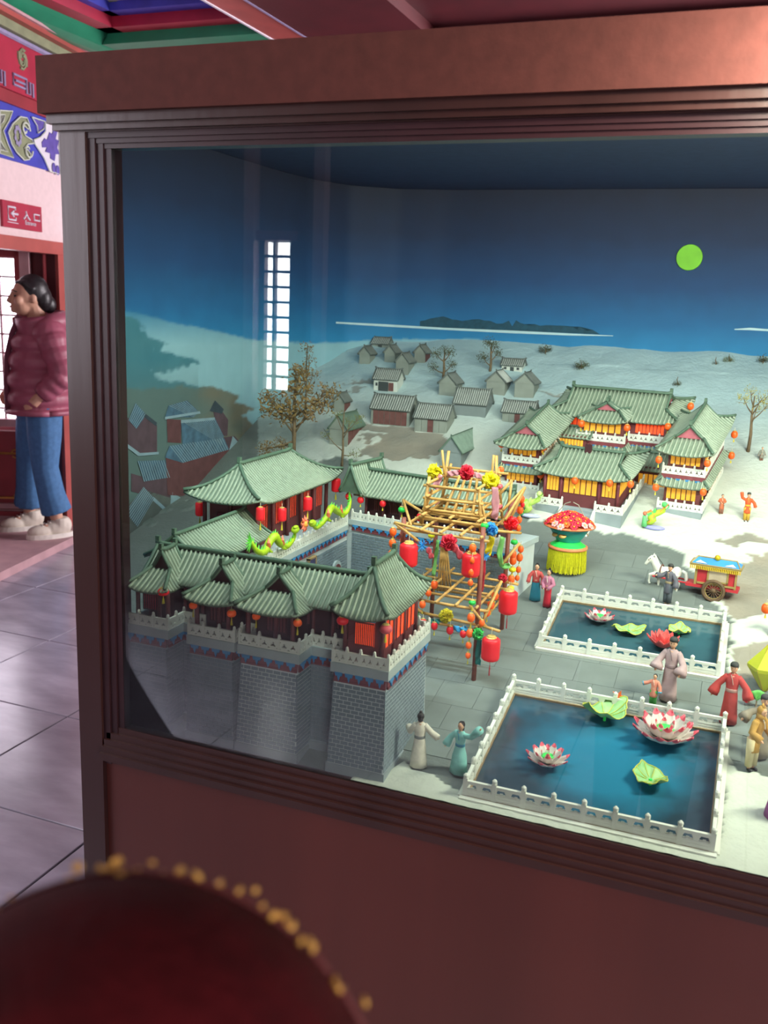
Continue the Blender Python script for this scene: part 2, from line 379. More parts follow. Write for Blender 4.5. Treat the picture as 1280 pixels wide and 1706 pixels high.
# walls behind the visitor, with the lattice window that mirrors in the glass
bw = MB().bb((-7.6, -2.7, 0), (-2.98, -2.6, 3.3)).bb((-2.76, -2.7, 0), (3.2, -2.6, 3.3)).bb((-2.98, -2.7, 0), (-2.76, -2.6, 1.02)).bb((-2.98, -2.7, 1.97), (-2.76, -2.6, 3.3)).build('wall_back', M_dred); tag(bw, kind='structure')
wn = thing('window_2', 'x', 'x'); del wn['label']; del wn['category']; tag(wn, kind='structure')
MB().bb((-2.98, -2.72, 1.02), (-2.76, -2.70, 1.97)).build('pane', M_sky2, wn)
for k in range(11): MB().bb((-2.98, -2.66, 1.02 + k * .0945), (-2.76, -2.62, 1.036 + k * .0945)).build('lattice_bar', M_dred, wn)
for x in (-2.98, -2.905, -2.785): MB().bb((x, -2.66, 1.02), (x + .016, -2.62, 1.97)).build('lattice_bar', M_dred, wn)
MB().bb((-3.06, -2.6, 1.97), (-2.7, -2.55, 2.03)).bb((-3.06, -2.6, .96), (-2.7, -2.55, 1.02)).build('frame', M_red, wn)
for x in (-3.06, -2.58): tag(MB().bb((x, -2.6, 0), (x + .07, -2.52, 2.6)).build('trim_10', M_stone), kind='structure')
tag(MB().bb((-5.0, -2.7, 0), (-4.9, .1, 3.3)).build('wall_side', M_dred), kind='structure')
rw = MB().bb((3.1, -2.7, 0), (3.2, 8.2, 3.3)).build('wall_right', M_dred); tag(rw, kind='structure')
fw = MB().bb((-7.6, 8.1, 0), (3.2, 8.2, 3.3)).build('wall_front', M_dred); tag(fw, kind='structure')
# ================================================================ the display case
M_wood = mat('dark_walnut', '#301816', .36, var=.18, scale=9, stretch=(1, 1, .08), bump=.06, bscale=40, spec=.5, coat=.1)
M_dark = mat('dark_moulding', '#2c161a', .38, var=.2, scale=12, spec=.4)
M_woodt = mat('red_brown_board', '#4b2520', .75, var=.14, scale=40, bump=.05, bscale=120, spec=.2)
M_woodl = mat('red_brown_panel', '#4d211b', .4, var=.16, scale=5, stretch=(1, 1, .06), bump=.03, bscale=60)
M_black = mat('case_inside', '#2c3c5c', .8)
YF = 1.405; YG = 1.42
XL, XR = -1.168, 1.45
case = thing('display_case', 'large dark reddish brown wooden display case with a glass front', 'display case', (XL, YF, 0))
MB().bb((-1.188, YF - .03, 1.913), (XR, YF + .03, 2.004)).build('cornice', M_woodt, case)
MB().bb((-1.18, YF - .018, 1.898), (XR, YF + .05, 1.913)).bb((-1.174, YF - .01, 1.888), (XR, YF + .05, 1.899)).build('cornice_bead', M_wood, case)
MB().bb((XL, YF, 0), (-1.114, YF + .06, 1.889)).build('corner_post', M_wood, case)
MB().bb((-1.114, YF, 1.868 + .018), (XR, YF + .05, 1.9)).build('top_rail', M_wood, case)
for k in range(3):      # stepped moulding round the pane: left and top
    a = .014 * k; y = YF + .006 + .004 * k
    MB().bb((-1.114 + a, y, .70), (-1.114 + a + .0155, y + .03, 1.886 - a * .55)).build('pane_moulding', M_dark, case)
    a = .0082 * k; y = YF + .004 + .004 * k
    MB().bb((-1.114 + a, y, 1.886 - a - .0095), (XR, y + .03, 1.886 - a)).build('pane_moulding', M_dark, case)
mb = MB()
for k in range(5):
    mb.bb((-1.114 + .002 * k, YF - .012 + .006 * k, .715 + .0125 * k), (XR, YF + .03, .7285 + .0125 * k + .001))
mb.build('bottom_moulding', M_wood, case)
MB().bb((-1.114, YF + .012, .08), (XR, YF + .05, .73)).build('front_panel', M_woodl, case)
MB().bb((-1.17, YF - .012, 0), (XR, YF + .05, .09)).build('plinth', M_wood, case)
BP = [(-1.10, 1.424), (-1.125, 1.45), (-1.395, 1.80), (-1.65, 2.12), (-1.67, 2.45), (-1.68, 2.8), (-1.68, 3.15), (-1.66, 3.42), (-1.58, 3.62), (-1.42, 3.74), (-1.2, 3.78), (XR - .03, 3.78)]
OUT = [(-1.168, 1.44), (-1.44, 1.785), (-1.69, 2.1), (-1.72, 2.45), (-1.73, 2.8), (-1.73, 3.15), (-1.71, 3.45), (-1.62, 3.68), (-1.44, 3.82), (-1.2, 3.86), (XR, 3.86)]
mb = MB(); zo = lambda i: (2.0, 2.075)[i > 0]
for i, (a, b) in enumerate(zip(OUT[:-1], OUT[1:])):
    mb.add([(a[0], a[1], 0), (b[0], b[1], 0), (b[0], b[1], zo(i + 1)), (a[0], a[1], zo(i))], [(0, 1, 2, 3)])
mb.bb((XR - .03, YF + .02, 0), (XR, 3.86, 2.0)).build('side_panel', M_wood, case)
mb = MB(); mb.slab([(x, y, 2.073) for x, y in OUT[1:]] + [(XR, 1.785, 2.073)], (0, 0, .012))
mb.slab([(-1.168, 1.43, 1.99), (XR, 1.43, 1.99), (XR, 1.785, 2.073), (-1.44, 1.785, 2.073)], (0, 0, .012)); mb.build('roof_board', M_black, case)
M_glass = bpy.data.materials.new('pane_glass'); M_glass.use_nodes = True
nt = M_glass.node_tree; nt.nodes.clear()
out = nt.nodes.new('ShaderNodeOutputMaterial'); mx = nt.nodes.new('ShaderNodeMixShader'); tr = nt.nodes.new('ShaderNodeBsdfTransparent'); gl = nt.nodes.new('ShaderNodeBsdfGlossy'); fr = nt.nodes.new('ShaderNodeFresnel')
gl.inputs['Roughness'].default_value = .004; tr.inputs[0].default_value = (.97, .99, .98, 1); fr.inputs[0].default_value = 1.5; gl.inputs[0].default_value = (.95, 1, 1, 1)
nt.links.new(fr.outputs[0], mx.inputs[0]); nt.links.new(tr.outputs[0], mx.inputs[1]); nt.links.new(gl.outputs[0], mx.inputs[2]); nt.links.new(mx.outputs[0], out.inputs[0])
MB().bb((-1.085, YG, .76), (XR - .03, YG + .004, 1.875)).build('glass_pane', M_glass, case)
# lamp housings under the roof
M_lampw = mat('lamp_white', '#e6e6e0', .4)
for i, (x0, x1) in enumerate(((-.05, 1.05), (-1.02, -.22))):
    lt = thing('strip_light', ['long white strip light behind the top rail on the right', 'short white strip light behind the top rail on the left'][i], 'light', ((x0 + x1) / 2, 1.46, 2.0))
    MB().bb((x0, 1.437, 1.982), (x1, 1.484, 2.0)).build('housing', M_lampw, lt)
    for x in (x0 - .005, x1 + .005): MB().box((x, 1.46, 1.985), (.01, .05, .03)).build('end_cap', M_lampw, lt)

# ---------------------------------------------------------------- painted backdrop
def pip(x, y, poly):
    c = False; n = len(poly); j = n - 1
    for i in range(n):
        xi, yi = poly[i]; xj, yj = poly[j]
        if (yi > y) != (yj > y) and x < (xj - xi) * (y - yi) / (yj - yi) + xi: c = not c
        j = i
    return c
def proj(p):
    v = V(p) - CAM; d = v.dot(_f); return 640 + FPX * v.dot(CR) / d, 853 - FPX * v.dot(CU) / d
def lerp3(a, b, t): return tuple(a[i] + (b[i] - a[i]) * t for i in range(3))
def ramp(stops, x):
    if x <= stops[0][0]: return stops[0][1]
    for (a, ca), (b, cb) in zip(stops[:-1], stops[1:]):
        if x <= b: return lerp3(ca, cb, (x - a) / (b - a))
    return stops[-1][1]
# arc-length samples of the backdrop plan
seg = []
for a, b in zip(BP[:-1], BP[1:]):
    L_ = math.dist(a, b); n = max(1, int(L_ / (.005 if b[0] < -1.19 else .02)))
    for k in range(n): seg.append((a[0] + (b[0] - a[0]) * k / n, a[1] + (b[1] - a[1]) * k / n))
seg.append(BP[-1])
for _ in range(30):
    seg = [seg[0]] + [((seg[i - 1][0] + 2 * seg[i][0] + seg[i + 1][0]) / 4, (seg[i - 1][1] + 2 * seg[i][1] + seg[i + 1][1]) / 4) for i in range(1, len(seg) - 1)] + [seg[-1]]
SKY = [(1.40, lin('#2f94c4')[:3]), (1.47, lin('#2984b6')[:3]), (1.58, lin('#206698')[:3]), (1.72, lin('#1e4876')[:3]), (1.9, lin('#1c3050')[:3]), (2.07, lin('#1c2438')[:3])]
SNOWL = lin('#8fbcc6')[:3]; TEAL = lin('#47808c')[:3]; MURK = lin('#5a726f')[:3]; BRN = lin('#73705f')[:3]
# painted hill and snow field, outlined on the wall (photo pixels projected onto the curved wall)
HILL = [(188, 513), (230, 522), (290, 538), (350, 549), (420, 566), (520, 572), (640, 566), (800, 566), (800, 900), (100, 900), (100, 512)]
BAND1 = [(180, 519), (225, 530), (250, 548), (242, 560), (275, 570), (262, 585), (300, 592), (330, 600), (300, 612), (255, 620), (262, 632), (320, 640), (345, 648), (320, 655), (180, 665)]
BAND2 = [(180, 650), (330, 643), (375, 650), (400, 660), (395, 672), (430, 680), (412, 695), (420, 720), (400, 740), (410, 800), (400, 900), (180, 900)]
nz_ = 220; Z0b, Z1b = .72, 2.072
vs = []; cols = []
for j in range(nz_ + 1):
    for (x, y) in seg:
        z = Z0b + (1.985 + min(1, max(0, (y - 1.45) / .3)) * (Z1b - 1.985) - Z0b) * j / nz_
        vs.append((x, y, z)); px, py = proj((x, y, z))
        n1 = noise.noise(V((x * 9, y * 9, z * 22))); n2 = noise.noise(V((x * 30, y * 30, z * 70)))
        qx, qy = px + n1 * 16 + n2 * 8, py + n1 * 7 + n2 * 4
        sky = ramp(SKY, z + n1 * .015); c = sky
        if x < -1.0:
            acc = [0, 0, 0]
            for ax, ay in ((-2, -1.2), (2, -1.2), (-2, 1.2), (2, 1.2), (0, 0)):
                c = sky
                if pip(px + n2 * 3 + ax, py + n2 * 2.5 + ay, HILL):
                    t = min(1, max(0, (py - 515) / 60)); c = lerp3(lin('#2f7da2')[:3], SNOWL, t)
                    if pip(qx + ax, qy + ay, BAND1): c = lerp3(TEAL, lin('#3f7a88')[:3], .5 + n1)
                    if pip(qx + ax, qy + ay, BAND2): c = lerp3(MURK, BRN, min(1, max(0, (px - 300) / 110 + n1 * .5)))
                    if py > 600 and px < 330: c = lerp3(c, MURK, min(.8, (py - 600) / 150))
                for k in range(3): acc[k] += c[k] / 5
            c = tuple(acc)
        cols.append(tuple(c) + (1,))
wseg = len(seg)
fs = [(j * wseg + i, j * wseg + i + 1, (j + 1) * wseg + i + 1, (j + 1) * wseg + i) for j in range(nz_) for i in range(wseg - 1)]
me = bpy.data.meshes.new('wall_backdrop'); me.from_pydata(vs, [], fs)
ca = me.color_attributes.new('paint', 'FLOAT_COLOR', 'POINT')
ca.data.foreach_set('color', [x for c in cols for x in c])
me.materials.append(mat('mural_paint', '#ffffff', .75, var=.10, scale=14, attr='paint', bump=.02)); me.shade_smooth()
bd = bpy.data.objects.new('wall_backdrop', me); COL.objects.link(bd); tag(bd, kind='structure')
import bisect
_s0 = next(i for i, q in enumerate(seg) if q[1] > 2.16); _rat = [q[0] / q[1] for q in seg[_s0:]]
for i in range(1, len(_rat)): _rat[i] = max(_rat[i], _rat[i - 1] + 1e-9)
def bwall(px, py, off=.003):        # photo pixel -> point on the backdrop, a little proud of it
    d = ray(px, py); i = min(max(bisect.bisect_left(_rat, d.x / d.y), 1), len(_rat) - 1) + _s0
    a, b = seg[i - 1], seg[i]; ex, ey = b[0] - a[0], b[1] - a[1]
    t = (a[0] * ey - a[1] * ex) / (d.x * ey - d.y * ex)
    return CAM + d * t - V((d.x, d.y, 0)).normalized() * off
def mural(poly, m, parent, name, off=.003):
    bm = bmesh.new(); vv = [bm.verts.new((px, py, 0)) for px, py in poly]; bm.faces.new(vv); bmesh.ops.triangulate(bm, faces=bm.faces[:])
    if name != 'brush_stroke': bmesh.ops.subdivide_edges(bm, edges=bm.edges[:], cuts=5, use_grid_fill=True)
    else: bmesh.ops.subdivide_edges(bm, edges=bm.edges[:], cuts=1, use_grid_fill=True)
    for q in bm.verts: q.co = bwall(q.co.x, q.co.y, off)
    me = bpy.data.meshes.new(name); bm.to_mesh(me); bm.free(); me.materials.append(m)
    o = bpy.data.objects.new(name, me); COL.objects.link(o); adopt(o, parent); return o
M_pw = mat('painted_snow_line', '#b9d6da', .8, var=.05)
for pl in ([(560, 536), (640, 540), (740, 546), (860, 551), (960, 556), (1022, 559), (1022, 560), (950, 559), (850, 555), (740, 549.5), (640, 544), (560, 539)], [(1224, 548), (1250, 546), (1300, 550), (1300, 553), (1250, 550), (1224, 549.5)]):
    for a in range(0, 1): mural(pl, M_pw, bd, 'painted_shore')
M_ptree = mat('painted_far_trees', '#1f4a5c', .8, var=.2, scale=60)
random.seed(3)
pts = [(700, 541)]; x = 700
while x < 990: pts.append((x, 541 + (x - 700) * .05 - random.uniform(3, 16) * (1 if x < 900 else .7))); x += random.uniform(5, 11)
mural(pts + [(1000, 557), (850, 550.5), (700, 544.5)], M_ptree, bd, 'painted_far_trees', .002)
moon = thing('painted_moon', 'round bright green moon disc on the blue night sky', 'moon', bwall(1149, 429, .0))
q = MB(); pc = bwall(1149, 429, .006); q.M = T(*pc) @ Matrix.Rotation(PI / 2, 4, 'X')
rm = 21 * mpp(pc)
q.lathe([(rm, -.004), (rm, .002), (rm * .97, .004)], 40).build('disc', mat('moon_green', '#76c024', .6, var=.10, scale=25, emit='#86d62a', estr=.10), moon)
# painted houses on the left part of the mural
M_pr = mat('mural_blue_tile', '#47677c', .8, var=.3, scale=40); M_pl = mat('mural_pale_tile', '#86a0aa', .8, var=.1); M_pwall = mat('mural_maroon', '#54424a', .8, var=.2, scale=25)
M_pg = mat('mural_grey', '#5a625e', .8, var=.15, scale=20); M_pdr = mat('mural_red', '#5f3c3e', .8, var=.2, scale=30); M_pdk = mat('mural_dark', '#35434c', .8)
Z3 = lambda pts: [(180 + x / 3.368, 640 + y / 3.368) for x, y in pts]
def stripes(a, b, c, d, n, parent, m=None, wd=.35):        # strokes between the top edge a-b and the bottom edge d-c
    for k in range(n):
        t0 = (k + .2) / n; t1 = (k + .2 + wd) / n
        L = lambda p, q, t: (p[0] + (q[0] - p[0]) * t, p[1] + (q[1] - p[1]) * t)
        mural([L(a, b, t0), L(a, b, t1), L(d, c, t1), L(d, c, t0)], m or M_pl, parent, 'brush_stroke', .007)
for nm, parts in [('h1', [([(110, 190), (210, 170), (275, 230), (275, 390), (180, 400), (105, 340)], M_pwall), ([(155, 105), (215, 170), (160, 250), (115, 200)], M_pr, 7), ([(205, 160), (275, 215), (270, 235), (200, 180)], M_pdk), ([(105, 330), (180, 385), (285, 378), (285, 392), (170, 402), (103, 350)], M_pl)]),
                  ('h2', [([(330, 195), (410, 200), (410, 330), (335, 325)], M_pdr), ([(340, 120), (445, 90), (510, 155), (480, 185), (320, 185)], M_pr, 8), ([(410, 205), (600, 190), (650, 290), (640, 340), (420, 360)], M_pr, 16), ([(325, 400), (680, 350), (665, 520), (420, 625), (335, 620)], M_pdr), ([(345, 345), (650, 300), (680, 365), (420, 440), (320, 410)], M_pr, 22), ([(410, 200), (600, 185), (600, 200), (410, 218)], M_pl), ([(320, 182), (515, 150), (520, 163), (320, 197)], M_pl)]),
                  ('h3', [([(590, 150), (640, 150), (675, 200), (670, 290), (620, 290)], M_pwall), ([(600, 90), (650, 140), (640, 165), (570, 150)], M_pdk)]),
                  ('h4', [([(640, 300), (710, 290), (780, 370), (800, 470), (700, 525), (650, 520)], M_pwall), ([(700, 290), (745, 340), (710, 405), (680, 370)], M_pl), ([(660, 400), (705, 405), (700, 525), (665, 520)], M_pg)]),
                  ('h5', [([(130, 500), (200, 520), (340, 520), (350, 640), (270, 640), (130, 600)], M_pwall), ([(165, 430), (320, 425), (355, 520), (200, 545)], M_pr, 12)]),
                  ('h6', [([(90, 700), (200, 590), (360, 640), (410, 620), (430, 850), (280, 920), (80, 1040)], M_pg), ([(200, 575), (260, 640), (165, 800), (98, 715)], M_pl, 9), ([(255, 630), (350, 715), (345, 735), (250, 650)], M_pl), ([(355, 600), (415, 640), (415, 780), (350, 680)], mat('mural_bluegrey', '#7d98a0', .8))])]:
    lab = {'h1': 'painted maroon house with a striped grey gable roof, highest left on the mural', 'h2': 'large painted red hall with stacked blue tile roofs on the mural', 'h3': 'small painted tower with a dark roof beside the blue roofed hall', 'h4': 'painted maroon house with a pale roof flap nearest the tall bare tree', 'h5': 'low painted house with a blue striped roof under the highest left house', 'h6': 'painted grey house with a white striped roof nearest the case post'}[nm]
    ph = thing('painted_house', lab, 'painted house', bwall(*Z3([parts[0][0][0]])[0], 0), group='houses painted on the mural')
    for k, pt in enumerate(parts):
        mural(Z3(pt[0]), pt[1], ph, 'painted_roof' if len(pt) > 2 else 'painted_wall', .003 + .0008 * k)
        if len(pt) > 2:
            q4 = Z3(pt[0])[:4]; stripes(q4[0], q4[1], q4[2], q4[3], pt[2], ph, M_pl if pt[1] is M_pr else M_pdk, .3)

# ---------------------------------------------------------------- raked ground of the diorama
def xw(Y):
    for a, b in zip(BP[:-2], BP[1:-1]):
        if a[1] <= Y <= b[1]: return a[0] + (b[0] - a[0]) * (Y - a[1]) / (b[1] - a[1])
    return BP[0][0] if Y < 1.45 else -1.2
PLAZA = [(560, 1306), (640, 1262), (640, 1300), (690, 1298), (735, 1312), (775, 1330), (1190, 1428), (1210, 1250), (1238, 1290), (1300, 1300), (1300, 1130), (1212, 1128), (1216, 1035), (1190, 1005), (1190, 1000), (1196, 985), (1150, 950), (1128, 918), (1090, 905), (1040, 890), (1010, 893), (985, 880), (960, 862), (900, 872), (880, 868), (860, 845), (560, 760), (400, 800), (180, 900), (180, 1300), (560, 1310)]
SNOWB = [(640, 1302), (665, 1265), (700, 1290), (730, 1296), (770, 1325), (770, 1345), (640, 1320)]
DIRT = [[(1196, 985), (1175, 965), (1225, 948), (1245, 925), (1300, 915), (1300, 1010), (1265, 1030), (1216, 1035)], [(1225, 1085), (1300, 1060), (1300, 1130), (1214, 1128)], [(1190, 905), (1300, 890), (1300, 905), (1230, 915)], [(600, 735), (680, 715), (735, 722), (740, 745), (700, 765), (610, 770)], [(560, 700), (600, 702), (700, 712), (690, 722), (620, 722), (560, 716)], [(565, 640), (600, 633), (620, 632), (620, 640), (590, 644)], [(575, 655), (600, 648), (618, 650), (600, 657)], [(905, 655), (960, 657), (958, 662), (905, 659)], [(1120, 690), (1180, 693), (1170, 699), (1120, 697)], [(1020, 660), (1070, 655), (1110, 668), (1060, 672)]]
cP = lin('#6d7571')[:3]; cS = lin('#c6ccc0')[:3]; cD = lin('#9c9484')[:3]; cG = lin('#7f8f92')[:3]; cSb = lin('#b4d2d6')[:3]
NU, NV = 380, 380; vs = []; cols = []
Ya, Yb = 1.424, 3.80
for j in range(NV + 1):
    Y = Ya + (Yb - Ya) * (j / NV); x0 = xw(Y) - .004
    for i in range(NU + 1):
        X = x0 + (XR - .03 - x0) * (i / NU) ** 1.25
        z = gz(Y); px, py = proj((X, Y, z))
        n1 = noise.noise(V((X * 14, Y * 14, 3))); n2 = noise.noise(V((X * 45, Y * 45, 9)))
        qx, qy = px + n1 * 22 + n2 * 9, py + n1 * 10 + n2 * 4
        plaza = pip(qx, qy, PLAZA) and not pip(qx, qy, SNOWB) and py > 760
        c = cS; sn = 1
        if plaza: c = cP; sn = 0
        else:
            for D in DIRT:
                if pip(qx, qy, D): c = lerp3(cD, cP, .25 + .3 * n1); sn = .35
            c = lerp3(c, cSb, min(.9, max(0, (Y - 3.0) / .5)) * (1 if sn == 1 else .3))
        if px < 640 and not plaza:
            t = min(1, max(0, (640 - px) / 220)); c = lerp3(c, lin('#55625f')[:3] if px < 430 else cG, t * (.6 if px >= 430 else .9))  # ground darkened leftward; shadow behind the gate hall painted into its colour
        if Y > 2.6: z += (noise.noise(V((X * 6, Y * 6, 1))) * .008 + n1 * .003) * min(1, (Y - 2.6) * 3)
        if Y > 3.62: z += noise.noise(V((X * 5, 0, 5))) * .012
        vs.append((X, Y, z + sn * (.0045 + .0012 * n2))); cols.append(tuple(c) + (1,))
w1 = NU + 1
fs = [(j * w1 + i, j * w1 + i + 1, (j + 1) * w1 + i + 1, (j + 1) * w1 + i) for j in range(NV) for i in range(NU)]
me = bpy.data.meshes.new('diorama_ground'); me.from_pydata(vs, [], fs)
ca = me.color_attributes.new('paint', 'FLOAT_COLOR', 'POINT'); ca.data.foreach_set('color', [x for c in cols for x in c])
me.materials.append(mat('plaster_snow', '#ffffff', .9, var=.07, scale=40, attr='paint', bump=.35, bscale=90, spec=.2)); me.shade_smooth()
gr = bpy.data.objects.new('diorama_ground', me); COL.objects.link(gr); tag(gr, kind='structure')
# paving slabs scored into the plaza
M_slab = mat('plaza_slab', '#6f7874', .8, var=.10, scale=16, bump=.04)
SL = .085; smesh = MB().box((0, 0, -.001), (SL - .0007, SL - .0007, .003)).mesh('paving_slab', M_slab)
tilt = math.atan(.18); RX = Matrix.Rotation(tilt, 4, 'X')
for i in range(-14, 3):
    for j in range(0, 13):
        X = -.02 + i * SL + (SL / 2 if j % 2 else 0); Y = 1.50 + j * SL * math.cos(tilt)
        ok = X > xw(Y) + .1
        for dx in (-.5, .5):
            for dy in (-.5, .5):
                a = proj((X + dx * SL, Y + dy * SL, gz(Y + dy * SL)))
                if not pip(a[0], a[1] + 6, PLAZA) or pip(a[0], a[1], SNOWB) or Y + dy * SL > 2.6: ok = False
        if -.40 < X < .05 and (1.44 < Y < 1.80 or 1.975 < Y < 2.23): ok = ok and not ((-.36 < X < .0) and (1.49 < Y < 1.76 or 2.02 < Y < 2.19))
        if X < -.545 and 1.43 < Y < 1.66: ok = False
        if X < -.95: ok = False
        if ok: inst('paving_slab', smesh, T(X, Y, gz(Y) + .001) @ RX, gr)
# ================================================================ model buildings
M_roof = mat('green_roof', '#738471', .55, var=.14, scale=60, spec=.35)
M_rib = mat('green_tile_row', '#94a28d', .5, var=.12, scale=80, spec=.4)
M_ridge = mat('green_ridge', '#546d5a', .55, var=.15, scale=60)
M_mort = mat('mortar', '#c6d0d0', .85, var=.06)
M_brick = mat('grey_brick', '#74838b', .85, var=.12, scale=50)
M_gwall = mat('grey_wall', '#8b979a', .85, var=.08, scale=30)
M_cornw = mat('cornice_grey', '#a6b3b3', .8, var=.06)
M_marb = mat('white_rail', '#dcdfd4', .7, var=.05)
M_maroon = mat('maroon_timber', '#6b3436', .6, var=.12, scale=40)
M_dmar = mat('dark_maroon', '#3f1c20', .6, var=.12, scale=40)
M_band = mat('red_band', '#7d3a40', .65, var=.12, scale=50)
M_scal = mat('blue_bracket', '#3a8cc4', .55, var=.3, scale=90)
M_owin = mat('amber_window', '#e8ac3a', .5, emit='#ffa42a', estr=.32, var=.08, scale=60)
M_rwin = mat('orange_window', '#f2552a', .5, emit='#ff4a18', estr=.55, var=.08, scale=60)
M_gab = mat('rose_gable', '#b0606a', .65, var=.1, scale=50)
M_board = mat('blue_name_board', '#7f93b4', .6, var=.15, scale=90)

def zprof(H, sag): return lambda t: H * ((1 - sag) * t + sag * t * t)
def slope(M, L, D, zf, il, ir, tl, tr, up, wu, pitch, rr, sheet, rib, T_=1.0, th=.004):
    insl = lambda t: il * min(t / tl, 1) if il > 0 else 0
    insr = lambda t: ir * min(t / tr, 1) if ir > 0 else 0
    def pos(s, t, dz=0):
        l, r = insl(t), L - insr(t)
        e = (max(0, 1 - (s - l) / wu) ** 2 + max(0, 1 - (r - s) / wu) ** 2) * up * (1 - t) ** 2
        return V((s, D * t / T_, zf(t) + e + dz))
    def fn(u, v):
        t = v * T_; l, r = insl(t), L - insr(t); return pos(l + (r - l) * u, t)
    old = sheet.M; sheet.M = M; sheet.grid(fn, 14, 7, (0, 0, -th)); sheet.M = old
    n = max(1, int(L / pitch)); off = (L - (n - 1) * pitch) / 2
    for k in range(n):
        s = off + k * pitch; te = T_
        if il > 0 and s < il: te = min(te, s / il * tl)
        if ir > 0 and L - s < ir: te = min(te, (L - s) / ir * tr)
        if te < .07: continue
        rib(M, [pos(s, te * q / 5, rr * .15) + (V((0, -.002, 0)) if q == 0 else V((0, 0, 0))) for q in range(6)], rr)
    return pos
def roof(parent, M, L, W, H, ins=0, tg=1.0, up=.008, sag=.35, pitch=.0105, rr=.0028, each='fr', name='roof', ridge_r=.0045, mr=None, gable=True, insl=None, gmat=None, sides=True, mrib=None, mridge=None):
    mr = mr or M_roof; mrib = mrib or M_rib; mridge = mridge or M_ridge
    zf = zprof(H, sag); sheet = MB(); ribs = {}
    i0 = ins if insl is None else insl; i1 = ins
    wu = min(L, W) * .45
    def mk(key):
        ribs[key] = []
        return lambda MM, pts, r: ribs[key].append((MM, pts, r))
    slope(M @ T(-L / 2, -W / 2, 0), L, W / 2, zf, i0, i1, tg, tg, up, wu, pitch, rr, sheet, mk('f'))
    slope(M @ T(L / 2, W / 2, 0) @ RZ(PI), L, W / 2, zf, i1, i0, tg, tg, up, wu, pitch, rr, sheet, mk('b'))
    zs = lambda t: zf(t * tg)
    if i1 > 0: slope(M @ T(L / 2, -W / 2, 0) @ RZ(PI / 2), W, i1, zs, W / 2 * tg, W / 2 * tg, 1, 1, up, wu, pitch, rr, sheet, mk('r'))
    if i0 > 0: slope(M @ T(-L / 2, W / 2, 0) @ RZ(-PI / 2), W, i0, zs, W / 2 * tg, W / 2 * tg, 1, 1, up, wu, pitch, rr, sheet, mk('l'))
    ro = sheet.build(name, mr, parent, True)
    rest = MB()
    for key, lst in ribs.items():
        for MM, pts, r in lst:
            if key in each: MB(MM).tube(pts, r, 5).build('tile_row', mrib, ro, True)
            else: rest.M = MM; rest.tube(pts, r, 5)
    if rest.v: tag(rest.build('tile_rows', mrib, ro, True), kind='stuff')
    # ridges
    xa, xb = -L / 2 + i0, L / 2 - i1
    lift = ridge_r * .8
    MB(M).tube([(xa - .004, 0, H + lift + .004), (xa + .012, 0, H + lift), (xb - .012, 0, H + lift), (xb + .004, 0, H + lift + .004)], ridge_r, 6).build('ridge', mridge, ro, True)
    for x in (xa, xb): MB(M).box((x, 0, H + lift + ridge_r * 1.5), (ridge_r * 1.8, ridge_r * 1.6, ridge_r * 3)).build('ridge_finial', mridge, ro)
    for sx, ii in ((-1, i0), (1, i1)):
        for sy in (-1, 1):
            if ii > 0:
                pts = []
                for q in range(7):
                    t = q / 6 * tg; pts.append((sx * (L / 2 - ii * t / tg), sy * (W / 2 - W / 2 * t), zf(t) + up * (1 - t) ** 2 * 1.15 + ridge_r * .6))
                MB(M).tube(pts, ridge_r * .85, 6).build('hip_ridge', mridge, ro, True)
            if tg < 1 or ii == 0:
                t0 = tg if ii > 0 else 0
                pts = [(sx * (L / 2 - ii), sy * (W / 2 - W / 2 * (t0 + (1 - t0) * q / 5)), zf(t0 + (1 - t0) * q / 5) + ridge_r * .7) for q in range(6)]
                MB(M).tube(pts, ridge_r * .8, 6).build('gable_ridge', mridge, ro, True)
        if gable and (tg < 1 or ii == 0):
            t0 = tg if ii > 0 else 0
            x = sx * (L / 2 - ii - .004)
            pts = [(x, -(W / 2) * (1 - t0) * .96, zf(t0))] + [(x, sy * (W / 2 - W / 2 * t) * .96, zf(t) - .002) for sy, t in [(-1, t0 + (1 - t0) * .5), (-1, 1), (1, t0 + (1 - t0) * .5)]] + [(x, (W / 2) * (1 - t0) * .96, zf(t0))]
            MB(M).slab(pts, (-sx * .004, 0, 0)).build('gable_panel', gmat or M_gab, ro)
    return ro

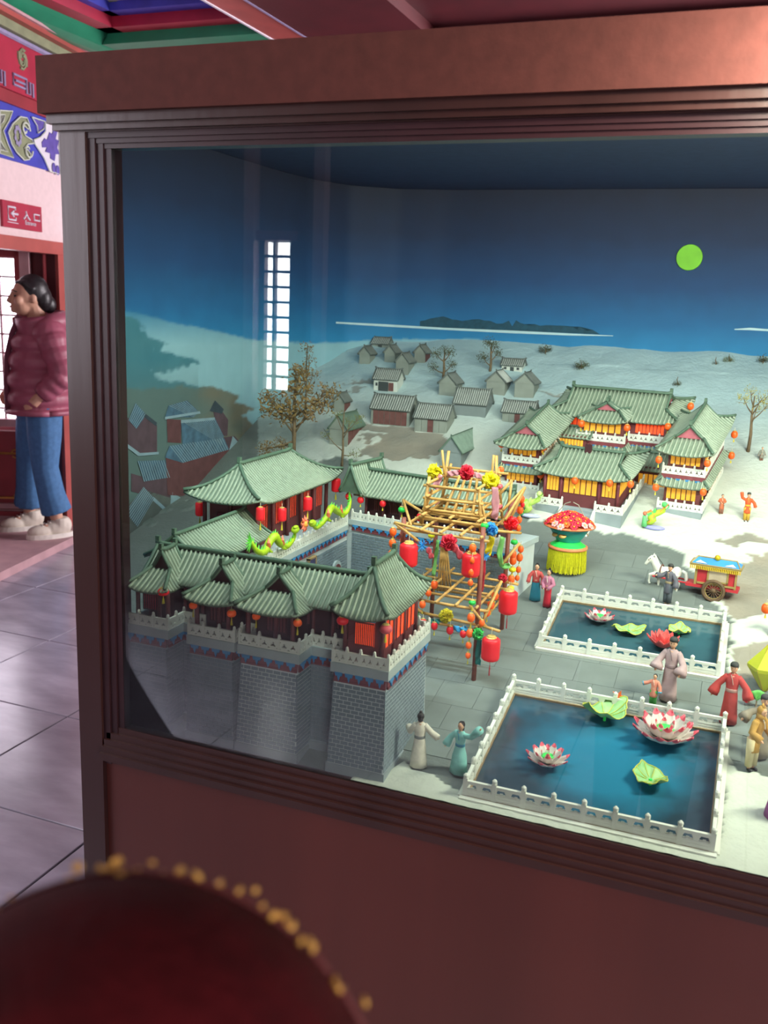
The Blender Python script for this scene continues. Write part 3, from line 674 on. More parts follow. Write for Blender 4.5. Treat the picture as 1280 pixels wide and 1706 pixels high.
def ring(mb, cx, cz, hw, hh, rf, y0, y1, n=16):
    outr = []; inn = []
    for k in range(n):
        a = 2 * PI * k / n + .001; c, s = math.cos(a), math.sin(a)
        q = min(hw / max(1e-6, abs(c)), hh / max(1e-6, abs(s))); outr.append((cx + q * c, cz + q * s))
        r = rf(a); inn.append((cx + r[0] * c, cz + r[1] * s))
    vs = [(x, y0, z) for x, z in outr] + [(x, y0, z) for x, z in inn] + [(x, y1, z) for x, z in outr] + [(x, y1, z) for x, z in inn]
    fs = []
    for k in range(n):
        j = (k + 1) % n
        fs += [(k, j, n + j, n + k), (2 * n + k, 3 * n + k, 3 * n + j, 2 * n + j), (n + k, n + j, 3 * n + j, 3 * n + k)]
    mb.add(vs, fs)
def panel(mb, style):
    if style == 'club':
        mb.bb((0, -.5, 0), (1, .5, .16)); mb.bb((0, -.5, .8), (1, .5, 1)); mb.bb((0, -.5, .16), (.06, .5, .8)); mb.bb((.94, -.5, .16), (1, .5, .8))
        rf = lambda a: ((.09 + .055 * math.cos(3 * (a - PI / 2))) * 1.0, (.17 + .09 * math.cos(3 * (a - PI / 2))))
        for cx in (.28, .72): ring(mb, cx, .48, .22, .32, rf, -.5, .5)
    else:
        mb.bb((0, -.42, 0), (1, .42, .5)); mb.bb((0, -.5, .8), (1, .5, 1)); mb.bb((0, -.5, 0), (1, .5, .08)); mb.bb((.06, -.5, .16), (.94, .5, .26)); mb.bb((.06, -.5, .34), (.94, .5, .44))
        for x in (.0, .5, 1):
            a, b = max(0, x - .07), min(1, x + .07); c, d = max(0, x - .14), min(1, x + .14)
            mb.add([(a, -.4, .5), (b, -.4, .5), (b, .4, .5), (a, .4, .5), (c, -.4, .8), (d, -.4, .8), (d, .4, .8), (c, .4, .8)], [(0, 1, 5, 4), (1, 2, 6, 5), (2, 3, 7, 6), (3, 0, 4, 7)])
        for x in (.25, .75): mb.bb((x - .05, -.4, .5), (x + .05, .4, .56))
def rail(parent, p0, p1, h, n, style='club', th=.004, post=.0052, ends=(1, 1), m=None, ph=1.28):
    p0, p1 = V(p0), V(p1); m = m or M_marb; d = (p1 - p0) / n; y = V((0, 0, 1)).cross(d).normalized()
    for k in range(n):
        a = p0 + d * k; q = MB(frame(a, d, y * th, (0, 0, h))); panel(q, style); q.build('panel', m, parent)
    for k in range(n + 1):
        if (k == 0 and not ends[0]) or (k == n and not ends[1]): continue
        q = MB(frame(p0 + d * k, d.normalized(), y)); q.box((0, 0, h * ph * .45), (post, post, h * ph * .9)); q.lathe([(post * .3, h * ph * .88), (post * .6, h * ph * .95), (post * .55, h * ph * 1.05), (post * .2, h * ph * 1.12)], 6)
        q.build('post', m, parent)
def brickface(parent, P0, ux, uz, L, H, bl, bh, each, n0=(0, 0, 0), joint=.0015, skew=0):
    """bricks over a face: P0 lower corner, ux along, uz up the (battered) face"""
    ux, uz = V(ux).normalized(), V(uz).normalized(); nn = ux.cross(uz).normalized()
    rows = int(H / bh); q = MB()
    for r in range(rows):
        ll = L - 2 * skew * r * bh; x = skew * r * bh; end = x + ll; off = bl / 2 if r % 2 else 0; x -= off
        while x < end - 1e-5:
            a = max(x, end - ll); b = min(x + bl - joint, end); 
            if b - a > .002:
                c = V(P0) + ux * ((a + b) / 2) + uz * ((r + .5) * bh) + nn * .0002
                M = frame(c, ux * (b - a), uz.cross(ux) * .0016, uz * (bh - joint))
                if each: inst('brick', BRICK, M, parent)
                else: q.M = M; q.box((0, 0, 0), (1, 1, 1))
            x += bl
    if not each and q.v: tag(q.build('bricks', M_brick, parent), kind='stuff')
BRICK = MB().box((0, 0, 0), (1, 1, 1)).mesh('brick', M_brick)
SCAL = MB().slab([(-.5, 0, 0), (.5, 0, 0), (.38, 0, -.45), (.18, 0, -.4), (0, 0, -1), (-.18, 0, -.4), (-.38, 0, -.45)], (0, -1, 0)).mesh('cloud_bracket', M_scal)
def band(parent, p0, p1, z, n, hgt=.018, dirn=None):
    """red band with blue cloud brackets hung under the cornice along p0-p1 (outer normal to the right of p0->p1)"""
    p0, p1 = V((p0[0], p0[1], z)), V((p1[0], p1[1], z)); d = p1 - p0; u = d.normalized(); nrm = u.cross(V((0, 0, 1)))
    q = MB(frame(p0, u, -nrm)); q.bb((0, -.003, -hgt), (d.length, .004, -.002)).build('red_band', M_band, parent)
    q = MB(frame(p0, u, -nrm)); q.bb((0, -.0045, -hgt), (d.length, .004, -hgt + .004)).build('band_moulding', M_band, parent)
    for k in range(n):
        inst('cloud_bracket', SCAL, frame(p0 + d * ((k + .5) / n) + nrm * .003 + V((0, 0, .001)), u * (d.length / n * .8), -nrm * .003, (0, 0, hgt * .95)), parent)

# ---------------------------------------------------------------- front fortress wall with four bastions
ZW = .992
cw = thing('fortress_wall', 'grey brick fortress wall with four bastions right behind the glass', 'wall', (-.8, 1.5, .78))
BX = [(-.632, -.533), (-.822, -.706), (-.932, -.84), (-1.078, -.985)]
YB0, YB1 = 1.436, 1.66
bt = .008
cur = MB().frus((-1.09, 1.495), (-.56, 1.66), (-1.09, 1.5), (-.56, 1.655), .77, ZW - .016).build('curtain_wall', M_gwall, cw)
MB().bb((-1.09, 1.488, .77), (-.56, 1.5, .803)).build('plinth', M_gwall, cw)
MB().bb((-1.09, 1.49, ZW - .018), (-.55, 1.665, ZW)).build('cornice', M_cornw, cw)
for (a, b) in ((-.985, -.932), (-.84, -.822), (-.706, -.632)):
    band(cw, (a, 1.4975), (b, 1.4975), ZW - .018, max(1, int((b - a) / .018)))
    rail(cw, (a, 1.497, ZW), (b, 1.497, ZW), .022, max(1, round((b - a) / .022)), ends=(0, 0))
brickface(cur, (-.706, 1.4955, .803), (1, 0, 0), (0, .03, 1), .074, .155, .0155, .0077, False)
brickface(cur, (-.985, 1.4955, .803), (1, 0, 0), (0, .03, 1), .053, .155, .0155, .0077, False)
for bi, (xa, xb) in enumerate(BX):
    zb = ZW - .018
    y1 = YB1 if bi == 0 else 1.52
    bs = MB().frus((xa - bt, YB0), (xb + bt * .5, y1 + (.004 if bi == 0 else 0)), (xa, YB0 + bt), (xb, y1), .772, zb).build('bastion', M_mort if bi < 2 else M_gwall, cw)
    MB().frus((xa - bt - .002, YB0 - .002), (xb + bt * .5 + .002, y1 + .004), (xa - bt - .002, YB0 - .001), (xb + bt * .5 + .002, y1 + .004), .77, .797).build('plinth', M_gwall, cw)
    MB().bb((xa - .006, YB0 + .001, zb), (xb + .006, y1 + .008, ZW)).build('cornice', M_cornw, cw)
    band(cw, (xa, YB0 + bt - .001), (xb, YB0 + bt - .001), zb, 5 if bi < 2 else 4)
    band(cw, (xb, YB0 + bt), (xb, y1 if bi == 0 else 1.497), zb, 8 if bi == 0 else 2)
    upv = V((0, bt, zb - .797)).normalized()
    brickface(bs, (xa - bt + .0012, YB0 + .0005 + bt * .02, .798), (1, 0, 0), upv, xb - xa + bt * 1.35, zb - .018 - .798, .0155, .0077, bi < 2, skew=.03)
    brickface(bs, (xb + bt * .5 * .85, YB0 + .002, .798), (0, 1, 0), V((-bt * .5, 0, zb - .797)), (y1 - YB0) - .004, zb - .018 - .798, .0155, .0077, False)
    rail(cw, (xa - .003, YB0 + .006, ZW), (xb + .003, YB0 + .006, ZW), .022, 4 if bi == 0 else 3, ends=(1, 1))
    if bi == 0: rail(cw, (xb + .003, YB0 + .006, ZW), (xb + .003, y1 + .003, ZW), .022, 8, ends=(0, 1)); rail(cw, (xb + .003, y1 + .003, ZW), (xa + .06, y1 + .003, ZW), .022, 2, ends=(0, 1))
    else: rail(cw, (xb + .003, YB0 + .006, ZW), (xb + .003, 1.497, ZW), .022, 2, ends=(0, 1))

def body(parent, M, L, W, z0, z1, m=None, name='hall_body'): return MB(M).bb((-L / 2, -W / 2, z0), (L / 2, W / 2, z1)).build(name, m or M_maroon, parent)
def columns(parent, M, pts, z0, z1, r=.0045, m=None):
    for x, y in pts: MB(M).tube([(x, y, z0), (x, y, z1)], r, 8).build('column', m or M_maroon, parent, True)
def lattice(parent, M, x0, x1, y, z0, z1, m, bars, barm=None, name='window', out=-1, bw=.25):
    """window in the plane y (facing out*y); vertical bars over a glowing panel"""
    wv = MB(M).bb((x0, y, z0), (x1, y + out * .003, z1)).build(name, m, parent)
    if bars:
        q = MB(M); st = (x1 - x0) / bars
        for k in range(bars + 1): q.bb((x0 + (k - bw / 2) * st, y + out * .003, z0), (x0 + (k + bw / 2) * st, y + out * .0048, z1))
        q.bb((x0, y + out * .003, z0), (x1, y + out * .0048, z0 + .002)); q.bb((x0, y + out * .003, z1 - .002), (x1, y + out * .0048, z1))
        q.build('window_bars', barm or M_maroon, wv)
    return wv
# long gallery on the wall
ga = thing('gallery', 'long low gallery with a green tile roof along the fortress wall', 'building', (-.82, 1.56, ZW))
Mg = T(-.848, 1.556, 0)
body(ga, Mg, .45, .06, ZW, 1.072, M_dmar)
columns(ga, Mg, [(-.22 + k * .04, -.045) for k in range(12)], ZW, 1.075, .0035)
for k in range(6): lattice(ga, Mg, -.2 + k * .075, -.165 + k * .075, -.03, 1.02, 1.055, M_maroon, 5, M_dmar)
roof(ga, Mg @ T(0, 0, 1.068), .465, .125, .054, 0, 1, .0, .25, .0105, .0028, 'f', ridge_r=.005, gable=True)
# corner pavilion on the right bastion
pv = thing('corner_pavilion', 'corner pavilion with steep green hip roof and orange lattice windows on the bastion', 'building', (-.583, 1.55, ZW))
Mp = T(-.585, 1.548, 0) @ RZ(PI / 2)            # local x runs away from the glass
body(pv, Mp, .165, .066, ZW, 1.085)
columns(pv, Mp, [(-.088, -.036), (-.088, .036), (.088, -.036), (-.03, -.034), (.028, -.034)], ZW, 1.088, .004)
Mq = T(-.585, 1.548, 0)
lattice(pv, Mq, -.018, .018, -.0825, 1.022, 1.066, M_rwin, 10, M_maroon, bw=.3)
MB(Mq).bb((-.02, -.0885, 1.068), (.02, -.083, 1.078)).build('name_board', M_board, pv)
for k in range(3): lattice(pv, Mp, -.078 + k * .058, -.038 + k * .058, -.033, 1.018, 1.074, M_rwin, 2, M_maroon, bw=.12)
roof(pv, Mp @ T(0, 0, 1.082), .235, .108, .078, .066, 1.0, .012, .42, .0100, .0027, 'frl', ridge_r=.005)
# pavilions on the other three bastions
PL = ['small gabled pavilion on the bastion next to the corner pavilion', 'small gabled pavilion on the third bastion from the corner pavilion', 'gabled corner pavilion on the leftmost bastion beside the case post']
for bi in (1, 2, 3):
    xa, xb = BX[bi]; cx = (xa + xb) / 2 + (-.004 if bi < 3 else .0); big = bi == 3
    pp = thing('bastion_pavilion', PL[bi - 1], 'building', (cx, 1.5, ZW), group='pavilions on the bastions')
    Mb = T(cx, 1.505 + (.012 if big else 0), 0) @ RZ(PI / 2); Mc = T(cx, 1.505, 0)
    body(pp, Mb, .05, xb - xa - .035, ZW, 1.066, M_dmar)
    columns(pp, Mb, [(-.052, -(xb - xa) / 2 + .012), (-.052, (xb - xa) / 2 - .012), (-.03, 0)], ZW, 1.068, .0045)
    lattice(pp, Mc, -.03, .0, -.025, 1.012, 1.05, M_crim, 6, M_dmar) if big else lattice(pp, Mc, -.02, .02, -.025, 1.012, 1.05, M_maroon, 6, M_dmar)
    roof(pp, Mb @ T(.0, 0, 1.062), .15 if not big else .155, xb - xa + (.012 if not big else -.004), .058 if not big else .066, .052, .55, .008, .3, .0100, .0027, 'frl', ridge_r=.0045, insl=.055, gmat=M_dmar)
# linking roof from the leftmost bastion to the gate hall
lk = thing('linking_gallery', 'short covered gallery with a plain green roof between fortress wall and gate hall', 'building', (-1.06, 1.73, 1.0))
Ml = T(-1.065, 1.735, 0) @ RZ(PI / 2)
body(lk, Ml, .27, .08, .86, 1.085, M_dmar)
columns(lk, Ml, [(-.11 + k * .055, -.055) for k in range(5)], 1.0, 1.086, .0035)
roof(lk, Ml @ T(0, 0, 1.082), .29, .15, .052, 0, 1, 0, .3, .0105, .0027, 'f', ridge_r=.0045, gable=True)

# ---------------------------------------------------------------- gate hall on its brick terrace, facing the court
ZT = 1.045; XT = -.948
gt = thing('gate_terrace', 'grey brick terrace wall with arched doors below the gate hall', 'wall', (-1.15, 1.95, .87))
tb = MB().frus((-1.175, 1.68), (XT + .008, 2.215), (-1.175, 1.68), (XT, 2.215), .80, ZT - .014).build('terrace_body', M_mort, gt)
MB().bb((-1.18, 1.67, ZT - .014), (XT + .006, 2.215, ZT)).build('cornice', M_cornw, gt)
band(gt, (XT, 1.70), (XT, 2.21), ZT - .014, 22, .016)
brickface(tb, (XT + .0085, 1.70, .86), (0, 1, 0), (-.008, 0, .24), .51, .15, .0155, .0072, False)
rail(gt, (XT + .002, 1.70, ZT), (XT + .002, 2.21, ZT), .022, 22)
# plaque and doors on the terrace face
pz = atY(515, 928, 2.0)
MB().bb((XT + .001, 1.975, .955), (XT + .008, 2.01, 1.005)).build('plaque', mat('plaque_indigo', '#4a4a78', .6, var=.2, scale=80), gt)
for k, (y0, y1, z0, z1) in enumerate(((1.972, 2.013, 1.005, 1.009), (1.972, 2.013, .951, .955), (1.972, 1.976, .951, 1.009), (2.009, 2.013, .951, 1.009))):
    MB().bb((XT + .001, y0, z0), (XT + .010, y1, z1)).build('plaque_frame', mat('plaque_gold', '#a98f62', .5), gt)
def arch(parent, y, z0, w_, h, m, name, off, d):
    pts = [(XT + off, y - w_ / 2, z0), (XT + off, y + w_ / 2, z0)] + [(XT + off, y + w_ / 2 * math.cos(PI * k / 10), z0 + h - w_ / 2 + w_ / 2 * math.sin(PI * k / 10)) for k in range(11)]
    return MB().slab(pts, (d, 0, 0)).build(name, m, parent)
for y in (1.86, 2.135):
    ar = arch(gt, y, gz(y) - .01, .05, .072, M_cornw, 'door_arch', .003, .009); arch(ar, y, gz(y) - .01, .038, .063, M_maroon, 'door', .005, .009)
    q = MB()
    for a in range(3):
        for b in range(4): q.ell((XT + .0145, y - .01 + a * .01, gz(y) + .008 + b * .011), .0013, 6, 4)
    q.build('door_studs', M_gold, ar)
gh = thing('gate_hall', 'large gate hall with a broad sweeping green hip roof above the court', 'building', (-1.10, 2.07, ZT))
Mh = T(-1.10, 2.065, 0) @ RZ(PI / 2)           # local x away from glass, local -y faces the court
body(gh, Mh, .36, .125, ZT, 1.16)
columns(gh, Mh, [(-.19 + k * .076, -.072) for k in range(6)] + [(-.19, 0), (-.19, .07)], ZT, 1.162, .005)
for c, wd in ((-.152, .044), (-.076, .044), (0, .044), (.076, .044), (.152, .044)):
    lattice(gh, Mh, c - wd / 2, c + wd / 2, -.0625, 1.082, 1.14, M_rwin, 5, M_maroon, bw=.34)
for c in (-.152, -.076, 0, .076, .152): MB(Mh).bb((c - .018, -.067, 1.144), (c + .018, -.0625, 1.156)).build('name_board', M_board, gh)
Mh2 = T(-1.10, 2.065, 0)
lattice(gh, Mh2, -.04, -.005, -.18, 1.07, 1.12, M_crim, 6, M_maroon, bw=.4); lattice(gh, Mh2, .01, .045, -.18, 1.07, 1.12, M_crim, 6, M_maroon, bw=.4)
roof(gh, Mh @ T(0, 0, 1.156), .47, .20, .076, .12, 1.0, .016, .45, .0105, .0029, 'fl', ridge_r=.005, insl=.085)

# ---------------------------------------------------------------- rear range of the court
ra = math.radians(-11); RF = T(-.932, 2.217, 0) @ RZ(ra)
rr_ = thing('rear_gallery', 'green roofed gallery on a grey brick wall behind the bamboo lantern frame', 'building', (-.7, 2.2, .92))
rbody = MB(RF).bb((-.02, 0, .82), (.45, .16, 1.046)).build('brick_wall', M_mort, rr_)
wp = RF @ V((0, 0, 0)); ux = (RF.to_3x3() @ V((1, 0, 0)))
brickface(rbody, RF @ V((.0, -.0005, .88)), ux, (0, 0, 1), .45, .145, .0155, .0072, False)
MB(RF).bb((-.02, -.006, 1.046), (.46, .16, 1.06)).build('cornice', M_cornw, rr_)
band(rr_, RF @ V((0, 0, 0)), RF @ V((.45, 0, 0)), 1.046, 18, .015)
rail(rr_, RF @ V((0, -.002, 1.06)), RF @ V((.45, -.002, 1.06)), .02, 18)
body(rr_, RF @ T(.205, .08, 0), .39, .06, 1.06, 1.13, M_dmar)
columns(rr_, RF @ T(.205, .08, 0), [(-.19 + k * .054, -.04) for k in range(8)], 1.06, 1.13, .0038)
for k in range(7): lattice(rr_, RF @ T(.205, .08, 0), -.17 + k * .05, -.14 + k * .05, -.03, 1.08, 1.112, M_maroon, 5, M_dmar)
roof(rr_, RF @ T(.205, .08, 1.124), .43, .13, .056, 0, 1, 0, .3, .0105, .0027, 'f', ridge_r=.005)
roof(rr_, RF @ T(-.012, .075, 1.128) @ RZ(PI / 2), .15, .07, .072, 0, 1, 0, .3, .0105, .0027, '', ridge_r=.005, gmat=M_ridge)

# ---------------------------------------------------------------- palace
PY = math.radians(-9)
PF = frame((-.085, 2.755, 1.03), (math.cos(PY), math.sin(PY), 0), (-math.sin(PY), math.cos(PY), .3))
def pw(x, y, z): return PF @ V((x, y, z))
PR = dict(pitch=.0125, rr=.0033, each='')
def glow(parent, M, x0, x1, y, z0, z1, n, out=-1, m=None, gap=.22):
    st = (x1 - x0) / n
    for k in range(n): MB(M).bb((x0 + (k + gap / 2) * st, y, z0), (x0 + (k + 1 - gap / 2) * st, y + out * .0025, z1)).build('window', m or M_owin, parent)
def glows(parent, M, x, y0, y1, z0, z1, n, m=None, gap=.22):
    st = (y1 - y0) / n
    for k in range(n): MB(M).bb((x, y0 + (k + gap / 2) * st, z0), (x + .0025, y0 + (k + 1 - gap / 2) * st, z1)).build('window', m or M_owin, parent)
def pent(parent, M, x0, x1, y0, y1, z0, z1, ov, name='skirt_roof'):
    """pent roof ring round a storey: eave at z0 overhanging by ov, top at z1"""
    L, W = x1 - x0 + 2 * ov, y1 - y0 + 2 * ov; c = M @ T((x0 + x1) / 2, (y0 + y1) / 2, z0)
    sheet = MB(); ribs = MB(); H = z1 - z0; zf = zprof(H, .25)
    for MM, l in ((c @ T(-L / 2, -W / 2, 0), L), (c @ T(L / 2, -W / 2, 0) @ RZ(PI / 2), W), (c @ T(-L / 2, W / 2, 0) @ RZ(-PI / 2), W)):
        def rib(M2, pts, r): ribs.M = M2; ribs.tube(pts, r, 5)
        slope(MM, l, ov, zf, ov, ov, 1, 1, .006, .05, .0125, .0033, sheet, rib)
    ro = sheet.build(name, M_roof, parent, True); tag(ribs.build('tile_rows', M_rib, ro, True), kind='stuff')
    for sx in (-1, 1): MB(c).tube([(sx * (L / 2 - ov * q / 4), -W / 2 + ov * q / 4, zf(q / 4) + .006 * (1 - q / 4) ** 2 + .003) for q in range(5)], .0036, 6).build('hip_ridge', M_ridge, ro, True)
    return ro
def brackets(parent, p0, p1, n):
    for k in range(n):
        p = V(p0) + (V(p1) - V(p0)) * ((k + .5) / n); MB(T(*p)).frus((-.004, -.004), (.004, .004), (-.007, -.007), (.007, .007), -.01, .0).build('blue_bracket', M_scal, parent)
def wing(label, xa, xb, yb, z0, y0=0, ks=1.0):
    PF = globals()['PF'] @ T(0, y0, z0) @ S3(1, 1, ks); z0 = 0; pw = lambda x, y, z: PF @ V((x, y, z)); rh = .022 * (ks * .5 + .5)
    wg = thing('palace_wing', label, 'building', pw((xa + xb) / 2, .15, z0), group='palace wings')
    MB(PF).bb((xa, 0, z0 - .16), (xb, yb, z0 + .04)).build('podium', M_gwall, wg)
    rail(wg, pw(xa, .004, z0 + .038), pw(xb, .004, z0 + .038), rh, 5); rail(wg, pw(xb, .004, z0 + .038), pw(xb, yb, z0 + .038), rh, 12, ends=(0, 1))
    MB(PF).bb((xa + .012, .014, z0 + .038), (xb - .012, yb - .02, z0 + .114)).build('lower_storey', M_maroon, wg)
    glow(wg, PF, xa + .018, xb - rh, .014, z0 + .066, z0 + .108, 6); glows(wg, PF, xb - .012, .04, yb - .03, z0 + .066, z0 + .108, 12)
    pent(wg, PF, xa + .012, xb - .012, .014, yb - .02, z0 + .112, z0 + .136, .026)
    MB(PF).bb((xa + .002, .004, z0 + .128), (xb - .002, yb - .01, z0 + .14)).build('balcony', M_band, wg)
    brackets(wg, pw(xa + .008, .008, z0 + .128), pw(xb - .008, .008, z0 + .128), 4)
    rail(wg, pw(xa + .004, .006, z0 + .14), pw(xb - .004, .006, z0 + .14), rh, 4); rail(wg, pw(xb - .004, .006, z0 + .14), pw(xb - .004, yb - .012, z0 + .14), rh, 11, ends=(0, 1))
    MB(PF).bb((xa + .014, .016, z0 + .14), (xb - .014, yb - rh, z0 + .214)).build('upper_storey', M_maroon, wg)
    glow(wg, PF, xa + .02, xb - .02, .016, z0 + .166, z0 + .206, 6); glows(wg, PF, xb - .014, .04, yb - .03, z0 + .166, z0 + .206, 12)
    cy = yb / 2 - .005
    roof(wg, PF @ T((xa + xb) / 2, cy, z0 + .208) @ RZ(PI / 2), yb + .035, xb - xa + .036, .062, .055, .5, .012, .35, ridge_r=.0045, insl=.055, gmat=M_gab, **PR)
    return wg
wing('right palace wing with green tiled double eaves and amber windows', -.125, 0, .245, 0)
wing('left palace wing with green tiled double eaves behind the bamboo frame', -.615, -.485, .25, .012, -.02, .82)
mh = thing('palace_main_hall', 'tall main palace hall with a wide green roof and central gable at the back', 'building', pw(-.31, .3, 0))
XA, XB, Y0, Y1 = -.55, -.15, .215, .38
MB(PF).bb((XA + .0, Y0 - .02, -.16), (XB, Y1, .03)).build('podium', M_gwall, mh)
MB(PF).bb((XA + .012, Y0, .03), (XB - .012, Y1, .1)).build('lower_storey', M_maroon, mh)
glow(mh, PF, XA + .02, XB - .02, Y0, .06, .092, 20)
pent(mh, PF, XA + .01, XB - .01, Y0, Y1, .095, .13, .036)
MB(PF).bb((-.445, Y0 - .055, .0), (-.28, Y0, .1)).build('porch', M_maroon, mh)
pent(mh, PF, -.44, -.285, Y0 - .05, Y0 + .02, .092, .128, .03)
MB(PF).bb((XA + .006, Y0 - .008, .122), (XB - .006, Y1, .134)).build('balcony', M_band, mh)
MB(PF).bb((-.44, Y0 - .05, .128), (-.285, Y0, .140)).build('balcony', M_band, mh)
brackets(mh, pw(XA + .012, Y0 - .004, .122), pw(-.445, Y0 - .004, .122), 3); brackets(mh, pw(-.28, Y0 - .004, .122), pw(XB - .012, Y0 - .004, .122), 5); brackets(mh, pw(-.435, Y0 - .046, .128), pw(-.29, Y0 - .046, .128), 4)
rail(mh, pw(XA + .008, Y0 - .006, .134), pw(-.44, Y0 - .006, .134), .022, 3); rail(mh, pw(-.285, Y0 - .006, .134), pw(XB - .008, Y0 - .006, .134), .022, 4)
rail(mh, pw(-.44, Y0 - .048, .14), pw(-.285, Y0 - .048, .14), .022, 5)
MB(PF).bb((XA + .02, Y0 + .008, .134), (XB - .02, Y1 - .01, .2)).build('upper_storey', M_maroon, mh)
MB(PF).bb((-.43, Y0 - .035, .14), (-.295, Y0 + .01, .206)).build('upper_porch', M_maroon, mh)
glow(mh, PF, -.423, -.302, Y0 - .035, .165, .198, 6); glow(mh, PF, XA + .03, -.445, Y0 + .008, .157, .19, 5, m=M_rwin); glow(mh, PF, -.27, XB - .03, Y0 + .008, .157, .19, 8, m=M_rwin)
roof(mh, PF @ T((XA + XB) / 2, (Y0 + Y1) / 2 + .008, .194), XB - XA + .03, Y1 - Y0 + .03, .056, .055, .5, .012, .35, ridge_r=.005, gmat=M_gab, **PR)
roof(mh, PF @ T(-.3625, Y0 + .002, .202) @ RZ(PI / 2), .115, .155, .044, .05, .5, .01, .3, name='porch_roof', ridge_r=.0042, insl=.05, gmat=M_gab, **PR)
# links between wings and main hall
for lab, xa, xb in (('low link with a green roof between left wing and main palace hall', -.5, -.40), ('low link with a green roof between right wing and main palace hall', -.23, -.115)):
    lkk = thing('palace_link', lab, 'building', pw((xa + xb) / 2, .15, 0), group='palace links')
    za = -.02 if xa < -.4 else 0
    MB(PF).bb((xa, .10, -.16), (xb, .21, .03)).build('podium', M_gwall, lkk)
    MB(PF).bb((xa + .004, .115, .02), (xb - .004, .21, .1 + za)).build('hall_body', M_maroon, lkk)
    glow(lkk, PF, xa + .012, xb - .012, .115, .045 + za, .08 + za, 6)
    rail(lkk, pw(xa + .004, .104, .03), pw(xb - .004, .104, .03), .02, 3)
    roof(lkk, PF @ T((xa + xb) / 2, .17, .095 + za), xb - xa + .02, .13, .026, 0, 1, 0, .3, ridge_r=.004, **PR)
    if za:
        MB(PF).bb((xa, .15, .1), (xb, .21, .155)).build('upper_storey', M_maroon, lkk); glow(lkk, PF, xa + .01, xb - .01, .15, .122, .145, 8)
        rail(lkk, pw(xa, .142, .1), pw(xb, .142, .1), .02, 4); roof(lkk, PF @ T((xa + xb) / 2, .19, .152), xb - xa + .02, .09, .016, 0, 1, 0, .3, ridge_r=.004, **PR)
# front hall
fh = thing('palace_front_hall', 'low front palace hall with green roof, amber windows and a stair', 'building', pw(-.31, -.03, 0))
FA, FB, F0, F1 = -.455, -.195, -.115, .06
MB(PF).bb((FA, F0, -.06), (FB, F1, .058)).build('podium', M_gwall, fh)
rail(fh, pw(FA, F0 + .004, .058), pw(-.375, F0 + .004, .058), .022, 2); rail(fh, pw(-.275, F0 + .004, .058), pw(FB, F0 + .004, .058), .022, 2); rail(fh, pw(FB, F0 + .004, .058), pw(FB, F1 + .03, .058), .022, 6, ends=(0, 1))
MB(PF).bb((FA + .02, F0 + .016, .058), (FB - .02, F1, .158)).build('hall_body', M_maroon, fh)
for x in (FA + .02, -.385, -.27, FB - .02): MB(PF).tube([(x, F0 + .014, .058), (x, F0 + .014, .156)], .0045, 8).build('column', M_band, fh, True)
glow(fh, PF, FA + .026, -.392, F0 + .016, .1, .15, 4); glow(fh, PF, -.378, -.276, F0 + .016, .098, .15, 6); glow(fh, PF, -.262, FB - .026, F0 + .016, .1, .15, 4); glows(fh, PF, FB - .02, F0 + .02, F1 - .03, .1, .15, 6)
roof(fh, PF @ T((FA + FB) / 2, (F0 + F1) / 2 + .008, .153), FB - FA + .03, F1 - F0 + .022, .040, .05, .6, .012, .35, ridge_r=.0045, gmat=M_roof, **PR)
for k in range(5): MB(PF).bb((-.372, F0 - .014 * (k + 1), -.08), (-.278, F0 - .014 * k, .05 - k * .011)).build('step', M_gwall, fh)
for x in (-.375, -.275): MB(PF).slab([(x - .004, F0, .062), (x - .004, F0 - .075, .005), (x - .004, F0 - .075, -.03), (x - .004, F0, -.03)], (.008, 0, 0)).build('stair_cheek', M_marb, fh)
MB(PF).bb((-.345, -.03, .185), (-.325, -.024, .212)).build('name_board', M_dmar, fh)
# ================================================================ ponds
M_water = mat('pond_water', '#2c3f4b', .12, var=.35, scale=9, color2='#2a7492', spec=.6)
M_water2 = mat('dark_pond_water', '#2f4650', .12, var=.3, scale=6, color2='#3a5f68', spec=.6)
M_kerb = mat('wooden_kerb', '#8f7a5a', .7, var=.2, scale=60)
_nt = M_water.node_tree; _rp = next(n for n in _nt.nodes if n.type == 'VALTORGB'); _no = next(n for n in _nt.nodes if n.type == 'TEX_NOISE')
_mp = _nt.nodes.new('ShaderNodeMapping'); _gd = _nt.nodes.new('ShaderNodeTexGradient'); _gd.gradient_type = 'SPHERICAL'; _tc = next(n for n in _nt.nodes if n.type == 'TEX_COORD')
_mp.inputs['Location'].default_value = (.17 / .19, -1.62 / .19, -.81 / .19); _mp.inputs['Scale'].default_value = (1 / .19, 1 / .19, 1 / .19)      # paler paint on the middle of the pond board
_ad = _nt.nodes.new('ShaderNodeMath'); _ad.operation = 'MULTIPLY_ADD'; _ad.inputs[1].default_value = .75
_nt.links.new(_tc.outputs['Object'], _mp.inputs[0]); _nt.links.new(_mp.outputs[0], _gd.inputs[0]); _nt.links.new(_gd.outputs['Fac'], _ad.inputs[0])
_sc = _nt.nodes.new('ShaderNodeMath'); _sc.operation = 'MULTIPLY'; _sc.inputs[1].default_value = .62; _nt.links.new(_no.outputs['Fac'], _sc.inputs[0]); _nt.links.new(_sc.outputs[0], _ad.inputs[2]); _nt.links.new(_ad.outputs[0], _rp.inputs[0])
sl = V((0, math.cos(math.atan(.18)), math.sin(math.atan(.18)))); sn_ = V((1, 0, 0)).cross(sl)
